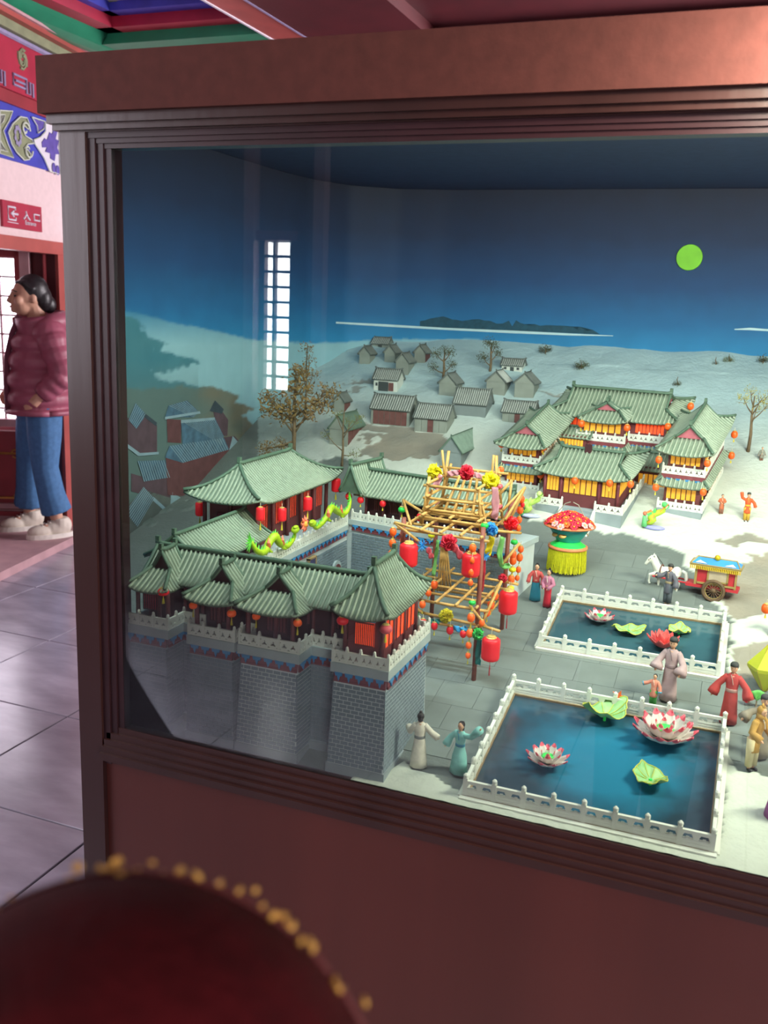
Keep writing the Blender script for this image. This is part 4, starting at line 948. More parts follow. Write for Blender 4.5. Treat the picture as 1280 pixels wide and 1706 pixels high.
PONDS = [('pond', 'large lotus pond with blue water right behind the glass', -.384, .034, 1.447, 1.79, 8, 7, M_water, 'white balustrade around the large lotus pond'),
         ('pond', 'smaller dark lotus pond in the middle of the plaza', -.373, .013, 1.98, 2.222, 7, 5, M_water2, 'white balustrade around the smaller lotus pond')]
for nm, lab, xa, xb, ya, yb, nx, ny, mw, lab2 in PONDS:
    F = frame(((xa + xb) / 2, (ya + yb) / 2, gz((ya + yb) / 2)), (1, 0, 0), sl, sn_); L = xb - xa; W = (yb - ya) / sl.y
    p = thing(nm, lab, 'pond', F.translation)
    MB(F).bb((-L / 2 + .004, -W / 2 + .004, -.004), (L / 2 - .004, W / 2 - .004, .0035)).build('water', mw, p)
    for a, b in (((-L / 2, -W / 2), (L / 2, -W / 2 + .01)), ((-L / 2, W / 2 - .01), (L / 2, W / 2)), ((-L / 2, -W / 2), (-L / 2 + .01, W / 2)), ((L / 2 - .01, -W / 2), (L / 2, W / 2))):
        MB(F).bb((a[0], a[1], -.003), (b[0], b[1], .008)).build('kerb', M_kerb, p)
    bl_ = thing('balustrade', lab2, 'balustrade', F.translation, group='pond balustrades')
    c = [F @ V((sx * (L / 2 - .004), sy * (W / 2 - .004), .006)) for sx, sy in ((-1, -1), (1, -1), (1, 1), (-1, 1))]
    for sx, sy, a, b in ((0, -1, (-L / 2 - .004, -W / 2 - .008), (L / 2 + .004, -W / 2 + .004)), (0, 1, (-L / 2 - .004, W / 2 - .004), (L / 2 + .004, W / 2 + .008)), (-1, 0, (-L / 2 - .008, -W / 2), (-L / 2 + .004, W / 2)), (1, 0, (L / 2 - .004, -W / 2), (L / 2 + .008, W / 2))):
        MB(F).bb((a[0], a[1], -.004), (b[0], b[1], .0075)).build('base_strip', M_marb, bl_)
    hh = .029 if nx == 8 else .026
    rail(bl_, c[0], c[1], hh, nx, 'pond', .006, .008); rail(bl_, c[3], c[2], hh, nx, 'pond', .006, .008)
    rail(bl_, c[0], c[3], hh, ny, 'pond', .006, .008, ends=(0, 0)); rail(bl_, c[1], c[2], hh, ny, 'pond', .006, .008, ends=(0, 0))

# lotus flowers and leaves
def two_mat(mb, name, mats, pick, smooth=True):
    me = mb.mesh(name, None, smooth)
    for m in mats: me.materials.append(m)
    for p in me.polygons: p.material_index = pick(p.center)
    return me
M_petal = mat('petal_white', '#cfc7c0', .6, var=.1, scale=80); M_tip = mat('petal_pink', '#dd5a6a', .6, var=.12, scale=80); M_redp = mat('petal_red', '#e0605e', .6, var=.15, scale=60)
M_gcore = mat('lotus_core', '#35e060', .5, var=.1); M_leafg = mat('lotus_leaf', '#7fb878', .6, var=.18, scale=60, color2='#a3c586'); M_rimy = mat('leaf_rim', '#c8c84a', .6)
def petal_mb(curl=.5):
    q = MB()
    def fn(u, v):
        w_ = math.sin(PI * min(1, v * .92 + .06)) ** .75 * .30 * (1 - .15 * v); x = (u - .5) * 2 * w_
        return (x, v, curl * v * v + abs(u - .5) ** 2 * .5 * (1 - v * .4))
    return q.grid(fn, 4, 7, (0, 0, .02))
PETAL = two_mat(petal_mb(), 'petal', [M_petal, M_tip], lambda c: 1 if c.y > .84 or (c.y > .66 and abs(c.x) > .17) else 0)
PETALR = two_mat(petal_mb(), 'petal', [M_redp, M_petal], lambda c: 1 if c.y < .3 else 0)
def lotus(label, px, py, Rpx, me, layers, lift=0, group='lotus flowers'):
    p = G(px, py); s = Rpx * mpp(p); p = p + V((0, 0, .008 + lift))
    t = thing('lotus_flower', label, 'flower', p, group=group)
    for li, (n, el, sc) in enumerate(layers):
        for k in range(n):
            a = 2 * PI * (k + .5 * (li % 2)) / n + .2
            inst('petal', me, T(*p) @ T(0, 0, .0015 * li) @ RZ(a) @ Matrix.Rotation(el, 4, 'X') @ S3(s * sc, s * sc, s * sc), t)
    MB(T(*p)).lathe([(.12 * s, .05 * s), (.2 * s, .3 * s), (.3 * s, .42 * s), (.28 * s, .46 * s), (.05 * s, .47 * s)], 14).build('core', M_gcore, t, True)
    return t
lotus('large pink tipped white lotus with a green core in the large pond', 1105, 1240, 52, PETAL, [(11, -.05, 1.0), (9, .28, .92), (5, .6, .6)])
lotus('small pink tipped white lotus near the glass in the large pond', 911, 1280, 36, PETAL, [(9, -.05, 1.0), (7, .28, .9), (4, .6, .6)])
lotus('pale pink lotus at the far left of the smaller pond', 998, 1040, 24, PETAL, [(9, -.1, 1.0), (6, .25, .9)])
lotus('bright coral lotus behind the man in the mauve robe', 1103, 1085, 30, PETALR, [(9, .15, 1.0), (6, .6, .9)])
def leaf(label, px, py, Rpx, rz, cup=.35, lift=.006):
    p = G(px, py); s = Rpx * mpp(p); p = p + V((0, 0, lift)); t = thing('lotus_leaf', label, 'leaf', p, group='lotus leaves')
    def fn(u, v):
        a = 2 * PI * u; r = v * (1 + .07 * math.sin(5 * a + rz) + .04 * math.sin(11 * a)); z = cup * v * v * (1 + .5 * math.sin(2 * a + 1)) + .09 * v * math.sin(6 * a)
        return (r * math.cos(a) * s * 1.1, r * math.sin(a) * s * .85, z * s)
    b = MB(T(*p) @ RZ(rz)).grid(fn, 40, 6, (0, 0, -.0008)).build('blade', M_leafg, t, True)
    MB(T(*p) @ RZ(rz)).tube([fn(k / 40, 1) for k in range(41)], .0009, 5).build('rim', M_rimy, t)
    for k in range(9): MB(T(*p) @ RZ(rz)).tube([V(fn(k / 9, v / 4)) + V((0, 0, .0007)) for v in range(1, 5)], .0006, 4).build('vein', M_rimy, b)
    MB(T(*p)).tube([(0, 0, -lift), (0, 0, .002)], .003, 8).build('stalk', M_gcore, t)
leaf('cupped green lotus leaf beside the back rail of the large pond', 1007, 1203, 34, .6, .5, .014)
leaf('green lotus leaf at the near right of the large pond', 1083, 1310, 31, 2.0, .35, .012)
leaf('green lotus leaf left of centre in the smaller pond', 1047, 1057, 24, .3, .25, .008)
leaf('green lotus leaf at the right of the smaller pond', 1131, 1058, 20, 1.4, .3, .008)
t = thing('paper_star', 'small orange paper star on the back rail of the large pond', 'star', G(1030, 1178))
p = atY(1031, 1160, 1.79); q = MB(frame(p, (1, 0, 0), (0, 0, 1), (0, -1, 0))); s_ = 12 * mpp(p)
q.slab([(s_ * (1 if k % 2 == 0 else .42) * math.sin(k * PI / 5 + .3), s_ * (1 if k % 2 == 0 else .42) * math.cos(k * PI / 5 + .3), 0) for k in range(10)], (0, 0, .003)).build('star', mat('paper_orange', '#ee6a3a', .6), t)
MB().tube([p, p - V((0, 0, .02))], .0008, 5).build('stick', M_kerb, t)

# ================================================================ lanterns
M_lred = mat('lantern_red', '#e0202c', .45, var=.08, scale=90, emit='#ff2020', estr=.10); M_lor = mat('lantern_orange', '#f2601e', .4, var=.08, scale=90, emit='#ff5a10', estr=.12)
M_lgr = mat('lantern_green', '#22c04a', .4, var=.08); M_lye = mat('lantern_yellow', '#d8d820', .4, var=.08); M_tas = mat('tassel_yellow', '#d2c43a', .7, var=.15, scale=200); M_tasr = mat('tassel_red', '#b02a34', .7); M_cord = mat('cord_cream', '#d9d0b0', .7); M_lpk = mat('lantern_pink', '#e2606a', .45, var=.08)
LM = {'red': M_lred, 'orange': M_lor, 'green': M_lgr, 'yellow': M_lye, 'pink': M_lpk}
_lp = {}
def lproto(shape):
    if shape in _lp: return _lp[shape]
    prof = {'cyl': [(.25, -1.0), (.75, -.97), (.97, -.85), (1.0, -.6), (1.0, .6), (.97, .85), (.75, .97), (.25, 1.0)],
            'oval': [(.3, -1.0), (.7, -.8), (.93, -.45), (1.0, 0), (.93, .45), (.7, .8), (.3, 1.0)]}[shape]
    def ribbed(q, m):
        n = 20; vs = []
        for r, z in prof:
            for j in range(n):
                a = 2 * PI * j / n; rr = r * (1 + (.02 if j % 2 else -.03)); vs.append((rr * math.cos(a), rr * math.sin(a), z))
        k = len(prof); q.add(vs, [(i * n + j, i * n + (j + 1) % n, (i + 1) * n + (j + 1) % n, (i + 1) * n + j) for i in range(k - 1) for j in range(n)] + [tuple(range(n - 1, -1, -1)), tuple((k - 1) * n + j for j in range(n))])
        return q
    q = ribbed(MB(), None); _lp[shape] = q; return q
_lm = {}
def lantern(p, r, h, color, label, group, shape='oval', tassel='yellow', cord=.01, gold=False, tl=None):
    p = V(p); t = thing('lantern', label, 'lantern', p, group=group)
    key = (color, shape)
    if key not in _lm: _lm[key] = lproto(shape).mesh('lantern_body', LM[color], True)
    inst('body', _lm[key], T(*p) @ S3(r, r, h / 2), t)
    if 'cap' not in _lm:
        _lm['cap'] = MB().lathe([(.5, -.1), (.55, .0), (.45, .1), (.42, .25), (.3, .3)], 10).mesh('cap', mat('lantern_cap_gold', '#d6b968', .4, metal=.2))
        _lm['tassel'] = MB().lathe([(.06, 0), (.10, -.12), (.07, -.2), (.2, -.55), (.28, -1.0)], 7).mesh('tassel', M_tas); _lm['tasselr'] = MB().lathe([(.06, 0), (.10, -.15), (.07, -.25), (.2, -.55), (.2, -1.0)], 7).mesh('tassel', M_tasr)
        _lm['cord'] = MB().tube([(0, 0, 0), (0, 0, 1)], 1, 5).mesh('cord', M_cord)
    inst('cap', _lm['cap'], T(p.x, p.y, p.z + h / 2) @ S3(r * 1.1, r * 1.1, r * (.8 if gold else .5)), t)
    if gold: inst('cap', _lm['cap'], T(p.x, p.y, p.z - h / 2) @ S3(r * .7, r * .7, -r * .6), t)
    if cord: inst('cord', _lm['cord'], T(p.x, p.y, p.z + h / 2) @ S3(.0007, .0007, cord), t)
    if tassel: 
        tl_ = tl or h * .9; inst('tassel', _lm['tasselr' if tassel == 'red' else 'tassel'], T(p.x, p.y, p.z - h / 2) @ S3(r * .9 if tassel != 'red' else tl_ * .2, r * .9 if tassel != 'red' else tl_ * .2, tl_), t)
    return t
def lan(px, py, Y, rpx, hpx, *a, **k):
    p = atY(px, py, Y); m = mpp(p); return lantern(p, rpx * m, hpx * m, *a, **k)
GF = 'lanterns along the fortress gallery'
for px, py, Y, r, h, c, lab in [(272, 986, 1.45, 10, 13, 'red', 'flattened red lantern with yellow tassel on the leftmost bastion pavilion'), (322, 1009, 1.445, 7, 11, 'orange', 'small orange lantern left of the third bastion pavilion'), (386, 1022, 1.445, 8, 12, 'orange', 'small orange lantern at the right corner of the third bastion pavilion'), (427, 1027, 1.445, 7, 11, 'orange', 'small orange lantern at the left corner of the second bastion pavilion'), (496, 1038, 1.445, 7.5, 12, 'orange', 'small orange lantern at the right corner of the second bastion pavilion'), (571, 1034, 1.445, 10, 14, 'red', 'flattened red lantern left of the corner pavilion window'), (643, 1048, 1.44, 11, 16, 'pink', 'large coral red lantern at the near corner of the corner pavilion')]:
    lan(px, py, Y, r, h, c, lab, GF, tl=.016)
GG = 'red lanterns of the gate hall'
for px, py, Y, lab in [(333, 848, 1.93, 'red barrel lantern under the left eave corner of the gate hall'), (434, 856, 1.83, 'red barrel lantern at the near corner of the gate hall'), (470, 857, 1.93, 'second red barrel lantern along the gate hall front'), (513, 839, 2.07, 'third red barrel lantern along the gate hall front'), (560, 808, 2.28, 'red barrel lantern at the far eave corner of the gate hall')]:
    lan(px, py, Y, 7.5, 23, 'red', lab, GG, shape='cyl', tl=.022)
for px, py, Y, lab in [(581, 827, 2.24, 'small red lantern at the left end of the rear gallery'), (601, 833, 2.23, 'second small red lantern under the rear gallery eave'), (638, 839, 2.22, 'third small red lantern under the rear gallery eave')]:
    lan(px, py, Y, 5.5, 11, 'red', lab, 'small lanterns of the rear gallery', tl=.01)
PLN = [(923, 696, 3.02, 'upper left eave of the main palace hall'), (969, 706, 2.97, 'left corner of the main hall porch'), (1045, 713, 2.93, 'right corner of the main hall porch'), (1113, 711, 2.94, 'right front eave corner of the main palace hall'), (1151, 677, 3.1, 'far right eave corner of the main palace hall'), (1224, 724, 3.0, 'upper far eave corner of the right palace wing'), (1219, 759, 3.0, 'lower far eave corner of the right palace wing'), (1179, 772, 2.73, 'upper front right corner of the right palace wing'), (1172, 820, 2.71, 'lower front right corner of the right palace wing'), (1098, 766, 2.73, 'upper front left corner of the right palace wing'), (1093, 812, 2.74, 'lower front left corner of the right palace wing'), (1051, 807, 2.64, 'right front corner of the low front hall'), (1016, 805, 2.66, 'eave of the front hall right of its stair'), (958, 801, 2.69, 'eave of the front hall left of its stair'), (1039, 757, 2.85, 'right link above the front hall roof'), (960, 749, 2.92, 'left link above the front hall roof'), (906, 745, 2.83, 'upper right corner of the left palace wing'), (836, 740, 2.85, 'upper left corner of the left palace wing'), (901, 791, 2.82, 'lower right corner of the left palace wing'), (834, 785, 2.85, 'lower left corner of the left palace wing'), (919, 794, 2.74, 'left eave corner of the low front hall')]
for px, py, Y, lab in PLN: lan(px, py, Y, 5.6, 12, 'orange', 'small orange lantern at the ' + lab, 'orange lanterns of the palace', tl=.012)

# ================================================================ bamboo lantern frame
M_bam = mat('bamboo', '#c79a55', .55, var=.2, scale=80); M_post = mat('red_brown_post', '#8a4a3a', .6, var=.2, scale=60)
bf = thing('bamboo_frame', 'tall bamboo frame tower hung with lanterns, flowers and ribbons on the plaza', 'lantern frame', G(745, 1080))
def st(a, b, r=.0032, m=None, name='bamboo_pole'): return MB().tube([a, b], r, 7).build(name, m or M_bam, bf, True)
FX0, FX1, FY0, FY1 = -.645, -.472, 1.812, 2.04
for x in (FX0, FX1):
    for y in (FY0, FY1): st((x, y, gz(y) - .002), (x, y, 1.18), .0052, M_post, 'post')
zl, zu = 1.006, 1.155
def deck(z, x0, x1, y0, y1, nx, ny, ex=.02):
    for k in range(ny + 1): y = y0 + (y1 - y0) * k / ny; st((x0 - ex, y, z), (x1 + ex, y, z - .003))
    for k in range(nx + 1): x = x0 + (x1 - x0) * k / nx; st((x, y0 - ex, z + .006), (x, y1 + ex, z + .006))
deck(zl, FX0, FX1, FY0, FY1, 4, 4); deck(zl - .045, FX0, FX1, FY0, FY1, 1, 1, .01)
deck(zu, FX0, FX1, FY0, FY1, 4, 4, .014); deck(zu + .022, FX0 + .03, FX1 - .02, FY0 + .04, FY1 - .03, 2, 3, .01)
# upper tower
TX0, TX1, TY0, TY1 = -.612, -.502, 1.87, 2.0
for x, y, z in ((TX0, TY0, 1.262), (TX1, TY0, 1.25), (TX0, TY1, 1.30), (TX1, TY1, 1.30)): st((x - .012 if x == TX0 else x + .01, y, zu), (x, y, z), .0036); st((x - .022 if x == TX0 else x + .018, y + .02, zu), (x + .004, y + .01, z - .03), .0032)
for z in (1.19, 1.215, 1.242): 
    st((TX0 - .012, TY0, z), (TX1 + .012, TY0, z)); st((TX0 - .012, TY1, z), (TX1 + .012, TY1, z)); st((TX0, TY0 - .012, z + .006), (TX0, TY1 + .012, z + .006)); st((TX1, TY0 - .012, z + .006), (TX1, TY1 + .012, z + .006))
st((TX0 - .02, TY1, 1.262), (TX1 + .03, TY1, 1.262)); 
for k in range(4): st((TX0 + .035 + .012 * k, TY1, 1.26), (TX0 + .02 + .022 * k, TY0 + .05, zu + .02))
st(atY(737, 750, 1.97), (TX0 + .004, TY1 - .03, 1.24), .0028); st(atY(823, 758, 1.97), (TX1, TY1 - .03, 1.24), .0028)
# corner outriggers
a = atY(657, 870, 1.79); st(a, (FX0 + .06, FY0, zu)); st(a, atY(703, 906, 1.81)); 
b = atY(672, 833, 1.93); st(b, atY(718, 862, 1.9)); st(b, atY(685, 875, 1.83))
c = atY(875, 812, 1.98); st(c, atY(838, 850, 1.93)); st(c, atY(852, 862, 1.95)); st(c, atY(842, 866, 1.9)); d = atY(853, 800, 2.02); st(d, atY(834, 822, 2.0)); st(d, atY(848, 838, 2.0))
e = atY(833, 1052, 1.79); st(e, atY(805, 1043, 1.80)); st(atY(810, 1044, 1.8), atY(783, 1008, 1.81))
st(atY(683, 1005, 1.80), atY(703, 1020, 1.80)); st(atY(700, 1020, 1.81), atY(800, 1042, 1.81))
f = atY(866, 905, 1.93); st(f, atY(837, 940, 1.9)); st(atY(836, 968, 1.88), atY(800, 1045, 1.81)); st(atY(864, 974, 1.93), atY(835, 968, 1.92))
st(atY(822, 884, 1.87), atY(868, 888, 1.93), .0032)
for (x, y) in ((738, 940), (742, 935)):
    for dx in (-9, -3, 4, 10): st(atY(x + dx, 985, 1.96), atY(x + dx * .2, 905, 1.96), .0022)
# wrapped ribbon cloths
M_rib_p = mat('pink_cloth', '#c98a92', .8, var=.15, scale=40); M_rib_r = mat('red_cloth', '#c02a38', .8, var=.15, scale=40); M_rib_y = mat('yellow_cloth', '#e6d21e', .8, var=.12, scale=40); M_rib_g = mat('green_cloth', '#7cc06a', .8, var=.15, scale=40); M_rib_t = mat('teal_cloth', '#2f8a86', .8, var=.15, scale=40); M_rib_b = mat('blue_cloth', '#2f8fc4', .8, var=.15, scale=40)
def cloth(pts, wpx, m, label, amp=.25):
    P_ = [atY(*q) for q in pts]; wd = wpx * mpp(P_[0]); t = thing('ribbon', label, 'ribbon', P_[-1], group='ribbons on the bamboo frame')
    n = 14; seg_ = len(P_) - 1
    def fn(u, v):
        s = u * seg_; i = min(seg_ - 1, int(s)); p = P_[i].lerp(P_[i + 1], s - i); dr = (P_[i + 1] - P_[i]).normalized(); side = dr.cross(V((0, 1, 0)))
        side = side.normalized() if side.length > 1e-4 else V((1, 0, 0))
        return p + side * ((v - .5) * wd) + V((0, 1, 0)) * (wd * amp * math.sin(u * 13 + v * 4))
    MB().grid(fn, n, 4, (0, .0012, 0)).build('cloth', m, t, True); return t
cloth([(733, 790, 1.93), (724, 815, 1.93)], 12, M_rib_p, 'pink ribbon under the upper left yellow flower'); cloth([(745, 790, 1.93), (765, 787, 1.93)], 9, M_rib_p, 'pink ribbon between yellow and red flower at the top'); cloth([(790, 790, 1.93), (808, 797, 1.93)], 9, M_rib_p, 'short pink ribbon right of the top red flower')
cloth([(825, 812, 1.9), (826, 850, 1.9), (823, 865, 1.9)], 12, M_rib_p, 'long pink ribbon hanging on the right tower pole'); cloth([(752, 905, 1.80), (770, 930, 1.8)], 12, M_lpk, 'coral ribbon trailing from the middle red flower'); cloth([(820, 895, 1.85), (812, 925, 1.85)], 11, M_rib_y, 'yellow ribbon under the upper blue tinsel')
cloth([(838, 895, 1.9), (832, 920, 1.9), (836, 945, 1.9), (850, 942, 1.9)], 9, M_rib_g, 'pale green ribbon on the right side of the frame'); cloth([(805, 930, 1.82), (803, 965, 1.82), (800, 985, 1.82)], 10, M_rib_r, 'red ribbon wound round the front right post'); cloth([(799, 1065, 1.80), (796, 1095, 1.80), (797, 1108, 1.80)], 9, M_rib_t, 'teal ribbon low on the front right post'); cloth([(755, 1045, 1.80), (768, 1050, 1.8), (778, 1046, 1.8)], 9, M_rib_b, 'blue ribbon bow at the lower front beam'); cloth([(712, 912, 1.85), (720, 930, 1.85)], 9, M_lpk, 'pink ribbon beside the left blue tinsel')
cloth([(730, 900, 1.9), (722, 960, 1.9)], 6, M_rib_g, 'thin green ribbon inside the frame'); cloth([(712, 1034, 1.81), (735, 1036, 1.81)], 8, M_rib_t, 'teal ribbon along the lower left beam')
# crumpled paper flowers and tinsel
def bloom(px, py, Y, rpx, m, label, spiky=False):
    p = atY(px, py, Y); r = rpx * mpp(p); t = thing('tinsel_ball' if spiky else 'paper_flower', label, 'tinsel' if spiky else 'paper flower', p, group='paper flowers on the bamboo frame')
    rnd = random.Random(px * 7 + py); q = MB()
    if spiky:
        for k in range(46):
            d = V((rnd.uniform(-1, 1), rnd.uniform(-1, 1), rnd.uniform(-1, 1))).normalized(); q.tube([p + d * r * .1, p + d * r * rnd.uniform(.7, 1.1)], [.0012, .0004], 4)
        q.build('tinsel', m, t)
    else:
        for k in range(13):
            d = V((rnd.uniform(-1, 1), rnd.uniform(-1, .3), rnd.uniform(-1, 1))).normalized(); R = d.to_track_quat('Z', 'Y').to_matrix().to_4x4()
            ph = rnd.uniform(0, 6)
            def fn(u, v): 
                a = 2 * PI * u; return (v * r * .62 * math.cos(a), v * r * .62 * math.sin(a), r * (.12 + .55 * v * v + .16 * v * math.sin(4 * a + ph)))
            MB(T(*p) @ R).grid(fn, 12, 3, (0, 0, .0006)).build('petal', m, t, True)
    return t
M_fy = mat('flower_yellow', '#e8dc1a', .6, var=.12, scale=60); M_fr = mat('flower_red', '#cf1f3a', .6, var=.15, scale=60); M_fb = mat('tinsel_blue', '#2f8fd0', .35, var=.2, scale=60); M_fg = mat('bow_green', '#2fae4a', .6, var=.15, scale=60); M_fo = mat('flower_mustard', '#c8b81e', .6, var=.12, scale=60)
for a_ in [(726, 785, 1.94, 15, M_fy, 'big yellow paper flower at the upper left of the frame'), (818, 800, 1.93, 16, M_fy, 'big yellow paper flower at the upper right of the frame'), (777, 787, 1.94, 14, M_fr, 'red paper flower at the top centre of the frame'), (748, 904, 1.80, 15, M_fr, 'red paper flower in the middle of the frame front'), (744, 1026, 1.80, 13, M_fo, 'mustard paper flower low on the front beam'), (797, 1056, 1.79, 11, M_fg, 'green paper bow on the front right post'), (688, 1022, 1.80, 11, M_fg, 'green paper bow beside the corner pavilion roof'), (818, 882, 1.84, 13, M_fb, 'blue paper bow at the right of the upper deck'), (852, 872, 1.93, 13, M_lred, 'round red paper ornament on the right outrigger'), (838, 963, 1.9, 8, M_fr, 'small dark red paper flower on the rear right post')]: bloom(*a_)
bloom(704, 909, 1.80, 12, M_fb, 'blue tinsel ball at the left of the upper deck', True); bloom(809, 926, 1.82, 9, M_fb, 'small blue tinsel ball beside the middle red lantern', True)
for px, py, Y, tl_, lab in [(681, 924, 1.79, 0, 'big red drum lantern at the left of the bamboo frame'), (785, 941, 1.80, 0, 'big red drum lantern in the middle of the bamboo frame'), (847, 1003, 1.9, .034, 'big red drum lantern with red tassel on the right side of the frame'), (818, 1081, 1.79, .034, 'lowest big red drum lantern with red tassel at the front corner')]:
    lan(px, py, Y, 15.2, 40, 'red', lab, 'big red lanterns on the bamboo frame', shape='cyl', tassel='red' if tl_ else None, cord=.02, gold=True, tl=tl_)
SG = 'small lanterns strung on the bamboo frame'
for px, py, Y, c, r, lab in [(655, 886, 1.79, 'orange', 6, 'topmost orange lantern of the string at the left outrigger'), (654, 905, 1.79, 'orange', 6, 'middle orange lantern of the string at the left outrigger'), (652, 923, 1.79, 'orange', 5.5, 'lowest orange lantern of the string at the left outrigger'), (670, 849, 1.92, 'green', 6.5, 'round green lantern hanging from the upper left outrigger'), (788, 913, 1.79, 'orange', 6, 'topmost orange lantern of the string before the middle drum lantern'), (787, 934, 1.785, 'orange', 4.5, 'second orange lantern of the string before the middle drum lantern'), (785, 954, 1.785, 'orange', 5, 'third orange lantern of the string before the middle drum lantern'), (784, 971, 1.785, 'orange', 4.5, 'lowest orange lantern of the string before the middle drum lantern'), (787, 1004, 1.785, 'green', 6, 'flat green lantern at the lower deck front corner'), (785, 1029, 1.785, 'orange', 6.5, 'topmost orange lantern of the low string at the front right post'), (783, 1055, 1.785, 'orange', 6, 'second orange lantern of the low string at the front right post'), (781, 1075, 1.785, 'orange', 5, 'third orange lantern of the low string at the front right post'), (780, 1092, 1.785, 'orange', 4.5, 'lowest orange lantern of the low string at the front right post'), (869, 832, 1.98, 'orange', 5.5, 'topmost orange lantern of the string under the right outrigger tip'), (871, 841, 1.98, 'red', 3.5, 'tiny red lantern in the string under the right outrigger tip'), (867, 850, 1.98, 'orange', 5.5, 'second orange lantern of the string under the right outrigger tip'), (865, 866, 1.98, 'orange', 5, 'third orange lantern of the string under the right outrigger tip'), (864, 880, 1.98, 'orange', 4.5, 'lowest orange lantern of the string under the right outrigger tip'), (808, 876, 1.83, 'green', 7, 'flat green lantern left of the upper blue bow'), (857, 903, 1.93, 'green', 6, 'flat green lantern at the top of the inner right string'), (868, 915, 1.97, 'orange', 5, 'topmost orange lantern of the outer right string'), (855, 924, 1.93, 'orange', 6, 'upper of two touching orange lanterns on the inner right string'), (855, 934, 1.93, 'orange', 6, 'lower of two touching orange lanterns on the inner right string'), (866, 929, 1.97, 'orange', 5.5, 'second orange lantern of the outer right string'), (854, 949, 1.93, 'yellow', 6, 'upper flat yellow lantern on the inner right string'), (864, 949, 1.97, 'orange', 4.5, 'third orange lantern of the outer right string'), (852, 965, 1.93, 'orange', 6, 'orange lantern between the two yellow ones on the right'), (862, 963, 1.97, 'orange', 4, 'lowest orange lantern of the outer right string'), (851, 980, 1.92, 'yellow', 6, 'lower flat yellow lantern just above the right drum lantern'), (825, 993, 1.87, 'orange', 6, 'uppermost orange lantern along the slanting lower right pole'), (818, 1008, 1.86, 'orange', 6, 'middle orange lantern along the slanting lower right pole'), (812, 1021, 1.85, 'orange', 5.5, 'lowest orange lantern along the slanting lower right pole'), (832, 800 + 10, 1.97, 'pink', 6, 'coral lantern just under the upper right yellow flower'), (832, 844, 1.95, 'pink', 6, 'coral lantern half way down the long pink ribbon'), (713, 823, 1.96, 'pink', 5, 'coral lantern left of the upper tower'), (835, 783, 2.02, 'orange', 5, 'orange lantern right of the upper right yellow flower'), (745, 895 - 45, 2.0, 'pink', 5, 'coral lantern inside the upper tower'), (700, 862, 2.03, 'red', 6, 'dark red lantern behind the upper left deck'), (672, 888, 1.95, 'orange', 5, 'upper orange lantern behind the left drum lantern'), (671, 900, 1.95, 'orange', 4.5, 'lower orange lantern behind the left drum lantern'), (719, 892, 1.86, 'yellow', 6, 'flat yellow lantern under the upper deck, left of the red flower'), (705, 970, 1.83, 'red', 8, 'largest red lantern under the lower deck beside the pavilion roof'), (724, 974, 1.82, 'orange', 6, 'orange lantern on the lower deck beside the large red one'), (702, 987, 1.80, 'pink', 7, 'coral lantern at the pavilion roof corner'), (714, 988, 1.80, 'orange', 5, 'orange lantern right of the coral one at the pavilion roof corner'), (704, 1007, 1.80, 'orange', 5.5, 'orange lantern with yellow tassel below the coral one'), (705, 1037, 1.80, 'red', 5.5, 'leftmost red lantern under the lower front beam'), (724, 1043, 1.80, 'red', 5.5, 'second red lantern under the lower front beam'), (750, 1050, 1.80, 'red', 6, 'third red lantern under the lower front beam'), (772, 1056, 1.80, 'red', 5.5, 'rightmost red lantern under the lower front beam'), (803, 1038, 1.80, 'orange', 5, 'orange lantern at the outrigger of the front right post')]:
    lan(px, py, Y, r, r * (2.4 if c in ('orange', 'red') else 1.5), c, lab, SG, tl=.012 if py > 1000 or c == 'green' else .005)

